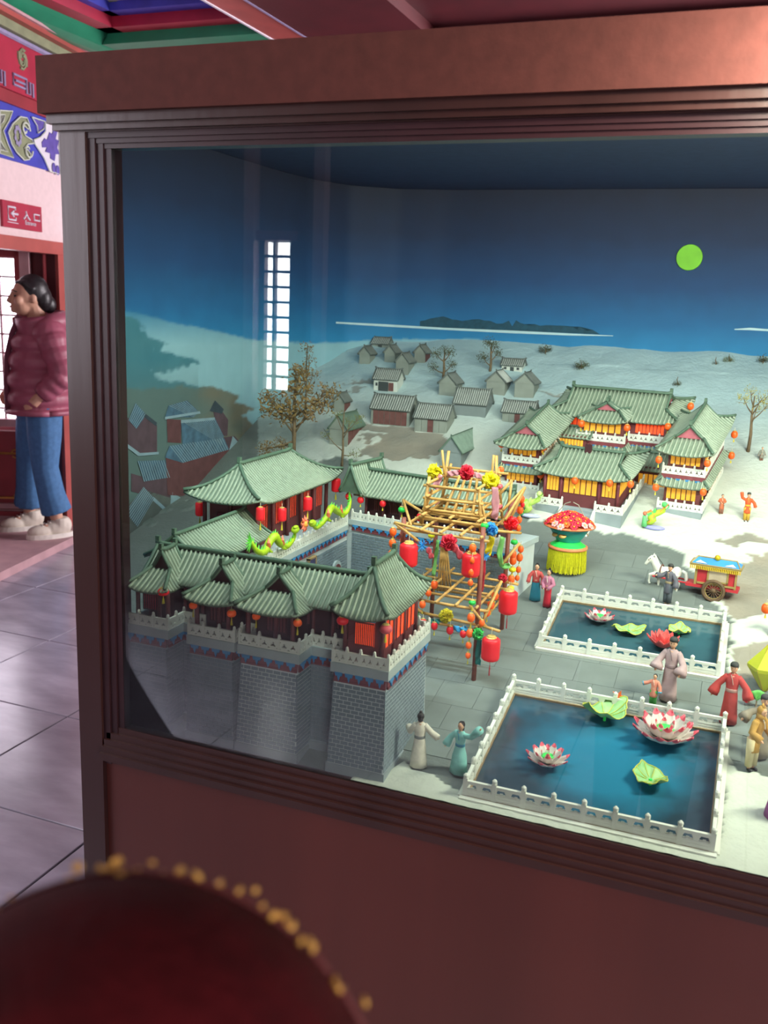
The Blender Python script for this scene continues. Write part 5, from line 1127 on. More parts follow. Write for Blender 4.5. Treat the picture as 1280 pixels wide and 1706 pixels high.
# ================================================================ dragons on the terrace parapet
M_drag = mat('dragon_lime', '#a8c820', .5, var=.15, scale=90); M_drag2 = mat('dragon_green', '#5ec838', .5, var=.15, scale=90); M_flame = mat('flame_coral', '#f0785a', .55, var=.2, scale=80)
def onx(px, py, X): d = ray(px, py); return CAM + d * (X / d.x)
XD = XT + .014
def dragon(label, pts, headdir):
    P_ = [onx(px, py, XD + .004 * math.sin(i * 1.7)) for i, (px, py) in enumerate(pts)]; t = thing('dragon', label, 'dragon', P_[len(P_) // 2], group='lime dragons on the parapet')
    fine = []
    for i in range(len(P_) - 1):
        for k in range(5): 
            p0, p1, p2, p3 = P_[max(0, i - 1)], P_[i], P_[i + 1], P_[min(len(P_) - 1, i + 2)]; u = k / 5
            fine.append(.5 * ((2 * p1) + (p2 - p0) * u + (2 * p0 - 5 * p1 + 4 * p2 - p3) * u * u + (3 * p1 - p0 - 3 * p2 + p3) * u ** 3))
    n = len(fine); b = MB().tube(fine, [.003 + .006 * math.sin(PI * min(1, (i + 2) / n)) for i in range(n)], 8).build('body', M_drag, t, True)
    for i in range(2, n - 2, 2): MB().tube([fine[i] + V((0, 0, .005)), fine[i] + V((0, .004, .015))], [.0032, .0005], 5).build('fin', M_drag2, t)
    h = fine[-1]; dirv = (fine[-1] - fine[-4]).normalized()
    MB().ell(h + dirv * .006, (.009, .013, .009), 10, 7).build('head', M_drag, t, True); MB().ell(h + dirv * .016 + V((0, 0, -.001)), (.006, .010, .004), 8, 5).build('jaw', M_drag, t, True)
    for s in (-1, 1): MB().tube([h + V((s * .004, 0, .004)), h + V((s * .006, -.006, .013))], [.0014, .0004], 5).build('horn', M_drag2, t)
    for k in range(7):
        a = k / 6 * 2.4 - 1.2; e_ = fine[0]; MB().tube([e_, e_ + V((0, -.022 * math.cos(a), .024 * math.sin(a)))], [.0034, .0006], 5).build('tail_spike', M_drag2, t)
    for i in (n // 3, 2 * n // 3): 
        MB().tube([fine[i], fine[i] + V((.006, .004, -.010)), fine[i] + V((.008, .012, -.013))], [.005, .0036, .0016], 6).build('leg', M_drag, t); MB().tube([fine[i] + V((.004, .0, .002)), fine[i] + V((.007, -.006, .012)), fine[i] + V((.004, .0, .022))], [.006, .004, .0006], 6).build('flame', M_flame, t)
    return t
dragon('lime green dragon with raised tail at the near end of the parapet', [(418, 902), (428, 918), (440, 920), (448, 905), (458, 893), (466, 905), (478, 910), (490, 896), (492, 884)], 1)
dragon('lime green dragon at the far end of the parapet by the rear gallery', [(584, 832), (580, 848), (572, 856), (562, 852), (552, 846), (546, 858), (536, 872), (526, 880), (521, 872)], -1)
pc = onx(507, 873, XD); t = thing('dragon_pearl', 'orange flaming pearl between the two lime dragons', 'ornament', pc)
MB().ell(pc, .0085, 14, 9).build('pearl', mat('pearl_orange', '#f0a040', .4), t, True)
for k in range(9):
    a = 2 * PI * k / 9; MB().tube([pc + V((0, .006 * math.cos(a), .006 * math.sin(a))), pc + V((.002, .014 * math.cos(a + .3), .015 * math.sin(a + .3))), pc + V((0, .019 * math.cos(a + .1), .021 * math.sin(a + .1)))], [.004, .0028, .0004], 6).build('flame', M_flame, t, True)

# ================================================================ flower basket
bc = G(943, 950); bm_ = mpp(bc); t = thing('flower_basket', 'turquoise bowl lantern heaped with red flowers on a yellow fringe', 'flower basket', bc)
R_ = 43 * bm_
z0 = bc.z
def bl(prof, m, name, n=28): return MB(T(bc.x, bc.y, z0)).lathe([(r * R_, z * R_) for r, z in prof], n).build(name, m, t, True)
bl([(.58, .28), (.66, .30), (.70, .36), (.68, .90), (.3, .92)], M_lye, 'fringe_core')
q = MB(T(bc.x, bc.y, z0))
for k in range(150):
    a = 2 * PI * k / 150; rr = R_ * (.72 + .012 * math.sin(k * 3.7)); q.tube([(rr * .97 * math.cos(a), rr * .97 * math.sin(a), .92 * R_), (rr * math.cos(a + .02), rr * math.sin(a + .02), .5 * R_), (rr * 1.02 * math.cos(a + .03 * math.sin(k)), rr * 1.02 * math.sin(a), (.02 + .05 * math.sin(k * 2.3) ** 2) * R_)], .0011, 4)
tag(q.build('fringe', mat('fringe_yellow', '#c8c410', .7, var=.2, scale=150), t), kind='stuff')
bl([(.70, .90), (.76, .92), (.76, .99), (.70, 1.02)], mat('basket_orange', '#e88a5a', .5), 'ring'); bl([(.70, 1.01), (.64, 1.05), (.52, 1.12), (.46, 1.2)], M_gcore, 'foot')
bl([(.46, 1.18), (.47, 1.24), (.60, 1.42), (.72, 1.62), (.78, 1.74)], mat('basket_turquoise', '#1f9a94', .35, var=.2, scale=30), 'bowl'); bl([(.78, 1.72), (.98, 1.78), (1.0, 1.82), (.8, 1.84), (.2, 1.84)], mat('basket_rim', '#d8784a', .5), 'rim')
for a in (-1.75, .2, 2.2, 4.0):
    p = V((bc.x + .66 * R_ * math.cos(a), bc.y + .66 * R_ * math.sin(a), z0 + 1.48 * R_)); MB(T(*p) @ RZ(a + PI / 2) @ Matrix.Rotation(-.55, 4, 'X')).ell((0, -.002, 0), (.16 * R_, .02 * R_, .1 * R_), 12, 7).build('gold_emblem', M_gold, t, True)
FLW = []
for mm, nm in ((M_fr, 'a'), (mat('blossom_orange', '#f0602a', .6, var=.15), 'b'), (mat('blossom_pink', '#eda6a4', .6, var=.15), 'c')):
    q = MB()
    for k in range(6):
        a = 2 * PI * k / 6; q.ell((.5 * math.cos(a), .5 * math.sin(a), .1), (.36, .36, .14), 6, 4)
    q2 = two_mat(q.ell((0, 0, .2), (.22, .22, .16), 6, 4), 'blossom', [mm, M_fy], lambda c: 1 if (c.x ** 2 + c.y ** 2) < .022 and c.z > .2 else 0); FLW.append(q2)
rnd = random.Random(4)
for k in range(52):
    a = k * 2.39996; rr = math.sqrt((k + .5) / 52); z = 1.86 + .46 * (1 - rr ** 1.6); x, y = rr * .92 * math.cos(a), rr * .92 * math.sin(a)
    nrm = V((x * .9, y * .9, .7)).normalized(); mi = 2 if rr > .86 and k % 2 else (1 if k % 3 == 0 else 0)
    inst('blossom', FLW[mi], T(bc.x + x * R_, bc.y + y * R_, z0 + z * R_) @ nrm.to_track_quat('Z', 'Y').to_matrix().to_4x4() @ S3(*([R_ * .19] * 3)), t)
M_str = mat('grey_cord', '#8f8f80', .7)
for sx in (-1, 1): MB(T(bc.x, bc.y, z0)).tube([(sx * .7 * R_, 0, 1.95 * R_), (sx * .25 * R_, .1 * R_, 2.6 * R_), (sx * .05 * R_, .1 * R_, 2.68 * R_)], .0014, 5).build('handle', M_str, t)
# ================================================================ village houses
M_hr = mat('grey_tile', '#666e69', .75, var=.15, scale=50); M_hrr = mat('grey_tile_row', '#a9afa8', .75, var=.12, scale=60); M_hw = mat('grey_green_wall', '#868d83', .85, var=.1, scale=30); M_hwb = mat('blue_grey_wall', '#75807f', .85, var=.1, scale=30)
M_hg = mat('dull_green_tile', '#5c7263', .75, var=.12, scale=50); M_hgr = mat('dull_green_row', '#74897a', .75, var=.12, scale=50); M_brown = mat('brown_door', '#6a4440', .8, var=.2, scale=60); M_hwh = mat('pale_wall', '#c9cfc4', .85, var=.06); M_hdk = mat('dark_opening', '#3c4444', .85, var=.1)
HG = 'village houses in the snow'
def house(label, xl, xr, yb, hw, hr, d, typ, front=None, wall=None, rf=None, rib=None):
    b = G((xl + xr) / 2, yb); m = mpp(b); w_ = (xr - xl) * m * 1.05; zw = b.z + hw * m * 1.03; H = hr * m * 1.1; z0 = b.z - .015
    t = thing('village_house', label, 'house', b, group=HG); wall = wall or M_hw; F = T(b.x, b.y + d / 2, 0)
    MB(F).bb((-w_ / 2, -d / 2, z0), (w_ / 2, d / 2, zw)).build('walls', wall, t)
    ov = .006
    if typ == 'A': roof(t, F @ T(0, 0, zw - .002), w_ + 2 * ov, d + 2 * ov, H, 0, 1, 0, .08, max(.0078, w_ / 16), .0022, '', ridge_r=.002, mr=rf or M_hr, mrib=rib or M_hrr, mridge=rf or M_hr, gmat=wall)
    else: roof(t, F @ T(0, 0, zw - .002) @ RZ(PI / 2), d + 2 * ov, w_ + 2 * ov, H, 0, 1, 0, .05, .009, .0022, '', ridge_r=.002, mr=rf or M_hr, mrib=rib or M_hr, mridge=rf or M_hr, gmat=wall)
    y = -d / 2
    def fr(x0, x1, a0, a1, mm, nm): return MB(F).bb((x0 * w_, y - .002, z0 + .015 + a0 * hw * m), (x1 * w_, y + .002, z0 + .015 + a1 * hw * m)).build(nm, mm, t)
    if front == 'doors':
        for k in range(6): fr(-.44 + k * .147, -.44 + k * .147 + .135, .06, .88, M_brown, 'door_leaf')
    elif front == 'boards':
        for k in range(5): fr(-.45 + k * .18, -.45 + k * .18 + .165, .08, .9, M_hw if k != 2 else M_brown, 'board')
        fr(-.46, .46, .0, .06, M_hwh, 'sill')
    elif front == 'open':
        fr(-.3, .12, .03, .8, M_hdk, 'opening'); fr(.14, .34, .1, .75, M_brown, 'door_leaf'); fr(-.42, -.34, .45, .7, M_hdk, 'window')
    elif front == 'cottage':
        fr(-.08, .1, .05, .72, M_hdk, 'door'); fr(-.38, -.26, .4, .7, M_hdk, 'window'); fr(.24, .36, .4, .7, M_hdk, 'window')
    elif front == 'door': fr(-.12, .14, .0, .7, M_hdk, 'door')
    elif front == 'side':
        for k in range(4): MB(F).bb((w_ / 2 - .002, -d / 2 + d * (.08 + k * .22), z0 + .018), (w_ / 2 + .002, -d / 2 + d * (.27 + k * .22), zw - .006)).build('door_leaf', M_brown, t)
    return t
house('farthest small grey house on the ridge with a dark door', 620, 646, 581, 9, 9, .05, 'A', 'door')
house('narrow gabled house at the far left of the back row', 598, 616, 609, 19, 12, .06, 'B', wall=M_hw)
house('narrow gabled house directly below the farthest house', 640, 658, 607, 19, 12, .06, 'B')
house('narrow gabled house in front of the back row, right of its gap', 659, 680, 626, 22, 14, .07, 'B')
house('narrow gabled house with a brownish side left of the first snow tree', 690, 708, 607, 19, 12, .06, 'B', 'side')
house('small grey shop house with an open dark front above the long brown house', 622, 662, 653, 21, 15, .065, 'A', 'open', M_hwh)
house('gabled grey house below the first snow tree', 731, 758, 663, 24, 15, .085, 'B')
house('gabled grey house with tile rows below the second snow tree', 810, 840, 660, 24, 16, .085, 'B', rib=M_hrr)
house('tiny white cottage with door and two windows at the far right of the village', 836, 869, 621, 13, 9, .05, 'A', 'cottage', M_hwh)
house('gabled grey house at the right end of the village beside the palace', 857, 888, 664, 25, 16, .085, 'B')
house('long grey house with brown doors across its front', 617, 682, 709, 27, 20, .085, 'A', 'doors')
house('grey house with a brown middle door beside the long house', 690, 744, 722, 25, 20, .085, 'A', 'boards')
house('plain grey house with a blank front wall in mid village', 756, 808, 696, 23, 22, .085, 'A', None, M_hwb)
house('low grey house with board front partly behind the left palace wing', 837, 886, 706, 19, 16, .08, 'A', 'boards')
house('large plain green roofed house right behind the bamboo frame', 733, 767, 781, 28, 24, .25, 'B', None, M_hwb, M_hg, M_hgr)
house('green roofed house with red brown doors behind the thin tree', 548, 578, 745, 30, 22, .15, 'B', 'side', M_hw, M_hg, M_hg)
house('small grey house above the green roofed house at the village edge', 556, 573, 689, 20, 13, .06, 'B', 'side')

# ================================================================ trees
M_bark = mat('bark', '#6b5a42', .85, var=.25, scale=80); M_fol = mat('rust_foliage', '#8a7640', .8, var=.3, scale=90, color2='#6a4e34'); M_fol2 = mat('olive_foliage', '#6f7440', .8, var=.3, scale=90); M_fol3 = mat('yellow_olive_foliage', '#a09a52', .8, var=.25, scale=90); M_fol4 = mat('dark_olive_foliage', '#4f5638', .8, var=.3, scale=90)
def tree(label, px, py, hpx, clumps, folm, trunk=3.0, dens=110, name='tree', lean=0):
    """clumps: (dx, dy, r) in photo pixels from the foot; each is a tuft at the end of a branch"""
    b = G(px, py); m = mpp(b); t = thing(name, label, 'tree' if name == 'tree' else 'bush', b, group='trees in the snow'); rnd = random.Random(px * 13 + py)
    top = b + V((lean * m, .01, hpx * m))
    if trunk:
        MB().tube([b - V((0, 0, .01)), b.lerp(top, .35) + V((.002, 0, 0)), b.lerp(top, .7) - V((.002, 0, 0)), top], [trunk * m, trunk * .8 * m, trunk * .55 * m, trunk * .3 * m], 7).build('trunk', M_bark, t, True)
    for (dx, dy, r) in clumps:
        c = b + CR * (dx * m) + V((0, rnd.uniform(-.012, .012), dy * m)); rr = r * m
        if trunk:
            s = b.lerp(top, min(.95, max(.25, dy / hpx - .28))); mid = s.lerp(c, .5) + V((0, 0, -.004))
            MB().tube([s, mid, c], [trunk * .42 * m, trunk * .3 * m, trunk * .12 * m], 5).build('branch', M_bark, t, True)
            for q in range(4):
                e = c + V((rnd.uniform(-1, 1), rnd.uniform(-1, 1), rnd.uniform(-.6, 1))) * rr * .9; MB().tube([mid.lerp(c, .5), e], [trunk * .16 * m, trunk * .06 * m], 4).build('twig', M_bark, t)
        q = MB()
        for k in range(dens):
            d = V((rnd.gauss(0, 1), rnd.gauss(0, 1), rnd.gauss(0, .75))); d = d.normalized() * (rnd.random() ** .5) * rr; o = c + d
            u = V((rnd.uniform(-1, 1), rnd.uniform(-1, 1), rnd.uniform(-.3, 1))).normalized() * rr * rnd.uniform(.18, .34); v = u.orthogonal().normalized() * rr * .045
            q.add([o - v, o + v, o + u * .6 + v, o + u, o + u * .6 - v], [(0, 1, 2, 3, 4)])
        tag(q.build('foliage', folm, t), kind='stuff')
    return t
tree('large bare tree with rusty foliage behind the gate hall roof', 488, 772, 150, [(-30, 92, 30), (-45, 108, 18), (5, 125, 30), (8, 150, 20), (26, 90, 26), (-8, 84, 24), (48, 100, 24), (60, 120, 20), (-42, 25, 16), (-22, 28, 16)], M_fol, 4.2, 150)
tree('thin tree with sparse olive leaves in front of the brown doored house', 569, 783, 100, [(-25, 60, 12), (14, 80, 13), (20, 26, 12), (-12, 92, 12), (28, 88, 10)], M_fol2, 2.4, 45)
tree('snow tree with three dark tufts at the left of the village', 738, 634, 48, [(-14, 44, 11), (10, 46, 11), (-16, 22, 10), (14, 26, 10), (0, 52, 8)], M_fol4, 2.8, 110)
tree('snow tree with a bushy top at the right of the village', 816, 622, 50, [(-2, 50, 12), (10, 34, 9), (-14, 26, 11), (6, 46, 9)], M_fol4, 2.6, 120)
tree('pale branching tree right of the palace', 1246, 756, 96, [(-18, 92, 14), (-8, 104, 12), (12, 92, 14), (24, 82, 15), (30, 104, 12), (6, 76, 10)], M_fol3, 3.2, 60)
tree('dim thin tree near the window reflection at the mural corner', 508, 700, 125, [(0, 118, 14), (8, 100, 13), (-8, 85, 12), (12, 75, 14)], M_fol, 2.2, 70)
for px, py, r, lab in [(968, 617, 12, 'dark round bush on the snow above the palace roof'), (908, 590, 11, 'dark bush at the snow edge left of centre'), (1192, 611, 6, 'tiny dark bush left of the pair at the right snow edge'), (1214, 606, 9, 'round olive bush at the right snow edge'), (1271, 606, 10, 'olive bush at the far right snow edge'), (1128, 644, 7, 'small bluish twig bush behind the palace roof')]:
    tree(lab, px, py, 16, [(0, r * .7, r), (-r * .6, r * .6, r * .6), (r * .6, r * .7, r * .6)], M_fol4 if r != 9 else M_fol2, 1.2, 90, 'bush')

# ================================================================ figurines
M_skin = mat('doll_skin', '#d8a886', .6, var=.06); M_hair = mat('black_hair', '#231d1c', .5, var=.2, scale=80); M_shoe = mat('black_shoe', '#22262a', .5)
def cloth_m(c): return mat('cloth_' + c[1:], c, .8, var=.12, scale=70, bump=.1, bscale=120)
def remesh(mb, name, m, parent, voxel, smooth_it=4, matb=None):
    o = mb.build('tmp_body', m); md = o.modifiers.new('r', 'REMESH'); md.mode = 'VOXEL'; md.voxel_size = voxel; md.use_smooth_shade = True
    ms = o.modifiers.new('s', 'SMOOTH'); ms.iterations = smooth_it; ms.factor = .5
    bpy.context.view_layer.update(); me = bpy.data.meshes.new_from_object(o.evaluated_get(bpy.context.evaluated_depsgraph_get())); me.name = name
    bpy.data.objects.remove(o); me.materials.clear(); me.materials.append(m); me.shade_smooth()
    r = bpy.data.objects.new(name, me); COL.objects.link(r); adopt(r, parent); return r
def figure(label, px, py, hpx, robe, top=None, rz=0, armL=((-.17, 0, .62), (-.2, -.05, .48)), armR=((.17, 0, .62), (.2, -.05, .48)), cuff=.06, sash=None, hair='cap', skirt=.14, hem=.03, bodice=None, trousers=None, lean=(0, 0), cuffm=None, group='figurines on the plaza'):
    b = G(px, py); h = hpx * mpp(b) * 1.06; t = thing('figurine', label, 'figurine', b, rz, group)
    F = T(*b) @ RZ(rz) @ S3(h, h, h)
    rm = cloth_m(robe); tm = cloth_m(top) if top else rm
    lx, ly = lean
    sh = V((lx * .8, ly * .8, 0))
    q = MB(F)
    q.ell(V((lx, -.005 + ly, .925)), (.057, .062, .074), 12, 9); q.ell(V((lx, -.06 + ly, .915)), (.011, .014, .014), 6, 4); q.ell(V((lx, -.045 + ly, .885)), (.03, .02, .018), 8, 5)
    for s in (-1, 1): q.ell(V((lx + s * .05, ly, .92)), (.01, .014, .02), 6, 4)
    q.tube([V((lx, ly, .88)), V((lx * .9, ly * .9, .80))], .026, 8); q.tube([V((lx * .8, ly * .8, .82)), V((0, 0, .5))], [.06, .08], 10)
    for s in (-1, 1): q.tube([(s * .045, 0, .52), (s * .045, 0, .03)], [.055, .025], 8); q.ell((s * .045, -.025, .018), (.024, .05, .02), 8, 5)
    for (e, hd), s in ((armL, -1), (armR, 1)):
        q.tube([V((s * .09, 0, .78)) + sh, V(e), V(hd)], [.034, .028, .02], 8); d = (V(hd) - V(e)).normalized(); q.ell(V(hd) + d * .02, .022, 8, 5); q.tube([V(hd), V(hd) + d * .05 + V((0, -.01, 0))], [.014, .008], 6); q.tube([V(hd), V(hd) + d * .02 + V((-s * .02, -.015, 0))], [.009, .006], 5)
    remesh(q, 'body', M_skin, t, .0125 * h, 2)
    # robe
    if trousers:
        for s in (-1, 1): MB(F).tube([(s * .045, 0, .5), (s * .05, 0, .28), (s * .05, 0, .07)], [.075, .062, .055], 10).build('trouser_leg', cloth_m(trousers), t, True)
    rings = [(hem, skirt, skirt * .8), (.16, skirt * .93, skirt * .76), (.35, skirt * .8, skirt * .68), (.5, .098, .082), (.58, .085, .07), (.68, .10, .076), (.76, .112, .074), (.81, .085, .055), (.84, .045, .04)]
    def loft(rs, m, nm):
        n = 20; vs = []; 
        for i, (z, rx, ry) in enumerate(rs):
            k = max(0, (z - .4) / .5)
            for j in range(n):
                a = 2 * PI * j / n; f = 1 + (.05 * math.sin(a * 7 + i) * max(0, 1 - z * 1.8)); vs.append((rx * f * math.cos(a) + lx * k * .9, ry * f * math.sin(a) + ly * k * .9, z))
        MB(F).add(vs, [(i * n + j, i * n + (j + 1) % n, (i + 1) * n + (j + 1) % n, (i + 1) * n + j) for i in range(len(rs) - 1) for j in range(n)] + [tuple(range(n - 1, -1, -1))]).build(nm, m, t, True)
    if bodice: loft([r for r in rings if r[0] <= .6], rm, 'skirt'); loft([(.52, .1, .085)] + [r for r in rings if r[0] > .55], cloth_m(bodice), 'bodice')
    elif trousers: loft([(.3, .105, .088)] + [r for r in rings if r[0] > .34], rm, 'coat')
    else: loft(rings, rm, 'robe')
    slm = cloth_m(bodice) if bodice else rm
    if top: slm = tm
    for (e, hd), s in ((armL, -1), (armR, 1)):
        MB(F).tube([V((s * .075, 0, .79)) + sh, V((s * .1, 0, .76)) + sh, V(e), V(e).lerp(V(hd), .6), V(hd)], [.046, .05, .052, cuff * .95, cuff], 12).build('sleeve', slm, t, True)
        if cuffm: MB(F).tube([V(e).lerp(V(hd), .8), V(hd) + (V(hd) - V(e)).normalized() * .012], cuff * 1.05, 12).build('cuff', cloth_m(cuffm), t, True)
    if sash: MB(F).lathe([(.09, .545), (.094, .555), (.092, .59), (.086, .6)], 20, (lx * .2, ly * .2, 0), 1, .84).build('sash', cloth_m(sash), t, True)
    MB(F).tube([V((lx - .03, -.055 + ly, .83)), V((lx * .9, -.075 + ly * .9, .76)), V((lx * .8 + .02, -.08 + ly * .8, .68))], .008, 5).build('collar', cloth_m(sash or '#d8d0c0'), t)
    for s in (-1, 1): MB(F).ell((s * .05, -.03, .018), (.03, .062, .024), 8, 5).build('shoe', M_shoe, t, True)
    q = MB(F)
    if hair == 'hood': 
        q.ell((lx, .012 + ly, .935), (.068, .066, .08), 12, 8); q.tube([V((lx, ly, .98)), V((lx + .02, .02 + ly, 1.05))], [.04, .006], 8); q.tube([V((lx, .01 + ly, .9)), V((lx, .01 + ly, .8))], [.062, .075], 10); q.build('hood', rm, t, True)
    else:
        q.ell((lx, .014 + ly, .945), (.062, .062, .066), 12, 8)
        if hair == 'bun': q.ell((lx, .01 + ly, 1.015), (.03, .03, .03), 8, 6); q.ell((lx, .05 + ly, .9), (.045, .03, .05), 8, 6)
        if hair == 'long': q.ell((lx, .04 + ly, .87), (.045, .03, .09), 8, 6); q.ell((lx + .03, .01 + ly, 1.0), (.025, .025, .02), 8, 5)
        q.build('hair', M_hair, t, True)
        if hair == 'cap': MB(F).lathe([(.064, .958), (.064, .99), (.045, 1.018), (.01, 1.024)], 12, (lx, ly, 0)).build('cap', cloth_m('#3a3c3a'), t, True)
    for s in (-1, 1): MB(F).ell(V((lx + s * .02, -.064 + ly, .932)), (.007, .004, .005), 6, 4).build('eye', M_hair, t); MB(F).box(V((lx + s * .02, -.064 + ly, .945)), (.02, .006, .004)).build('eyebrow', M_hair, t)
    MB(F).box(V((lx, -.064 + ly, .888)), (.022, .006, .005)).build('mouth', cloth_m('#a0504a'), t)
    return t
A = lambda *p: p
figure('white robed figurine seen from behind beside the bastion', 697, 1278, 92, '#d9d3c3', rz=PI + .25, armL=((-.19, .0, .66), (-.30, -.03, .56)), armR=((.17, -.02, .64), (.2, -.16, .66)), cuff=.062, sash='#6f7370', hair='bun', skirt=.15)
figure('teal robed dancer raising one long sleeve next to the large pond', 764, 1289, 88, '#86c4bd', rz=-.3, armL=((-.2, 0, .66), (-.26, -.06, .5)), armR=((.22, 0, .78), (.42, -.05, 1.0)), cuff=.075, sash='#2a7a94', hair='long', skirt=.17)
figure('woman figurine in red jacket and teal skirt near the flower basket', 891, 1001, 60, '#1f7a90', rz=.1, bodice='#c0504e', armL=((-.18, 0, .66), (-.2, -.06, .5)), armR=((.17, 0, .64), (.17, -.05, .46)), cuff=.055, hair='bun', skirt=.15)
figure('woman figurine in pink jacket and long red skirt near the flower basket', 911, 1012, 62, '#c01f34', rz=-.4, bodice='#c07a94', armL=((-.16, 0, .64), (-.06, -.12, .52)), armR=((.16, 0, .64), (.06, -.12, .52)), cuff=.05, hair='bun', skirt=.11)
figure('man figurine in a dark grey coat leading the white horse', 1111, 1008, 66, '#5f5f68', rz=-.5, armL=((-.17, -.06, .7), (-.22, -.2, .72)), armR=((.18, 0, .64), (.22, -.05, .48)), cuff=.075, hair='cap', skirt=.12, trousers='#5a6268', sash='#9a8a6a')
figure('man figurine in a mauve robe between the two ponds', 1112, 1168, 104, '#b49a9a', rz=-.15, armL=((-.18, -.03, .64), (-.2, -.1, .52)), armR=((.18, -.03, .62), (.16, -.14, .5)), cuff=.10, sash='#8a7476', hair='cap', skirt=.13)
figure('child figurine in a salmon jacket with blue cuffs behind the pond rail', 1087, 1176, 53, '#d98a74', rz=-.2, armL=((-.2, -.03, .7), (-.32, -.06, .66)), armR=((.17, 0, .62), (.19, -.05, .48)), cuff=.06, hair='plain', skirt=.15, trousers='#4a9a4e', cuffm='#4a9ab8')
figure('man figurine in a red robe right of the ponds', 1212, 1206, 101, '#b8433f', rz=-.1, armL=((-.2, 0, .64), (-.27, -.03, .47)), armR=((.2, 0, .64), (.26, -.03, .47)), cuff=.085, sash='#b08a80', hair='cap', skirt=.135)
figure('hooded figurine in a mustard coat with pale trousers at the right edge', 1250, 1282, 108, '#b68c42', rz=.9, armL=((-.15, -.06, .64), (-.12, -.2, .56)), armR=((.15, -.08, .64), (.1, -.24, .58)), cuff=.06, hair='hood', skirt=.12, trousers='#cfc39a', lean=(.02, -.06))
figure('grey brown robed figurine behind the mustard coated one', 1262, 1262, 104, '#857c6c', rz=.3, armL=((-.2, -.03, .74), (-.32, -.1, .66)), armR=((.17, 0, .64), (.2, -.05, .48)), cuff=.09, hair='cap', skirt=.15)
figure('small figurine in an orange tunic near the right palace wing', 1201, 858, 33, '#b8623c', rz=.2, trousers='#8a5a44', armL=((-.15, -.02, .66), (-.06, -.12, .64)), armR=((.15, -.02, .66), (.06, -.12, .64)), hair='plain')
figure('orange and yellow clad figurine waving one raised arm in the snow', 1243, 869, 46, '#e0562a', rz=.1, trousers='#c8a23a', sash='#e0a030', armL=((-.2, 0, .82), (-.24, -.02, 1.0)), armR=((.2, 0, .66), (.25, -.03, .52)), hair='cap')
figure('grey clad figurine standing in the snow at the right edge', 1268, 771, 25, '#7f8074', rz=.2, trousers='#7a5444', hair='plain')
figure('purple robed figurine cut by the right edge of the picture', 1302, 1366, 110, '#8a3a84', rz=.2, skirt=.24, hair='bun', armL=((-.14, 0, .64), (-.05, -.12, .58)))
figure('red clad child figurine behind the mustard coated figurine', 1284, 1245, 80, '#b83040', rz=.2, hair='plain', sash='#e0b0a8')
figure('olive clad child figurine holding an orange lantern at the right edge', 1289, 1062, 62, '#7a6a3a', rz=.3, hair='plain', armL=((-.16, -.03, .7), (-.22, -.1, .74)))
lan(1277, 1014, 2.08, 8, 17, 'orange', 'orange lantern held by the olive clad child at the right edge', 'hand lanterns', tl=.01)
# paper lanterns at the right edge
p = atY(1279, 1112, 1.97); t = thing('paper_lantern', 'large faceted yellow green paper lantern at the right edge', 'lantern', p); rr = 32 * mpp(p)
MB(T(*p)).lathe([(.1 * rr, -1.35 * rr), (.95 * rr, -.1 * rr), (1.0 * rr, .1 * rr), (.1 * rr, 1.25 * rr)], 6).build('shade', mat('lime_paper', '#c2c82a', .6, var=.08), t)
for k in range(6):
    a = 2 * PI * k / 6; MB(T(*p)).tube([(.1 * rr * math.cos(a), .1 * rr * math.sin(a), -1.35 * rr), (.98 * rr * math.cos(a), .98 * rr * math.sin(a), 0), (.1 * rr * math.cos(a), .1 * rr * math.sin(a), 1.25 * rr)], .0012, 5).build('rib', mat('rib_gold', '#b8a030', .5), t)
MB().tube([p + V((0, 0, -1.3 * rr)), V((p.x, p.y, gz(p.y) - .002))], .0018, 6).build('stick', M_kerb, t)
p = atY(1262, 1160, 1.9); t = thing('leaf_fan', 'green leaf shaped paper fan with a red tip above the mustard hood', 'paper leaf', p); rr = 17 * mpp(p)
def fn(u, v): a = (u - .5) * 2.6; return p + V((math.sin(a) * v * rr * 1.3, .004 * math.sin(u * 14), (math.cos(a) * v - .4) * rr))
MB().grid(fn, 12, 3, (0, .001, 0)).build('leaf', mat('paper_green', '#5aa84a', .6, var=.12), t, True); MB().ell(p + V((-rr * .9, 0, -rr * .5)), rr * .35, 10, 6).build('red_tip', M_lred, t, True); MB().tube([p - V((0, 0, rr * .4)), V((p.x, p.y, gz(p.y) - .002))], .0014, 6).build('stick', M_kerb, t)

# ================================================================ horse and carriage
cbp = G(1184, 1003); cm = mpp(cbp)
M_car = mat('carriage_red', '#b8323a', .5, var=.12, scale=60); M_blu = mat('carriage_blue', '#3a86c8', .5, var=.15, scale=30); M_gbr = mat('aged_gold', '#a8925a', .5, metal=.3); M_whl = mat('wheel_brown', '#5f4a34', .7, var=.2, scale=60)
ct = thing('carriage', 'red two wheeled carriage with a blue roof and gold fringe', 'carriage', cbp)
CF = T(cbp.x, cbp.y, cbp.z) @ RZ(math.radians(-6)) @ S3(cm, cm, cm)
u = MB(CF).bb((-44, 6, 20), (40, 34, 25)).build('deck', M_car, ct)
MB(CF).bb((-28, 8, 25), (34, 34, 56)).build('cabin', M_car, ct)
MB(CF).bb((-8, 6.5, 34), (20, 8, 54)).build('window', mat('carriage_window', '#b8a890', .5), ct)
for a, b in (((-11, 6, 32), (-8, 8.5, 56)), ((20, 6, 32), (23, 8.5, 56)), ((-11, 6, 32), (23, 8.5, 35)), ((-31, 6, 25), (-27, 9, 58)), ((33, 6, 25), (36, 9, 58))): MB(CF).bb(a, b).build('frame_bar', M_gbr, ct)
MB(CF).bb((-26, 5, 27), (34, 8, 30)).build('side_rail', M_gbr, ct)
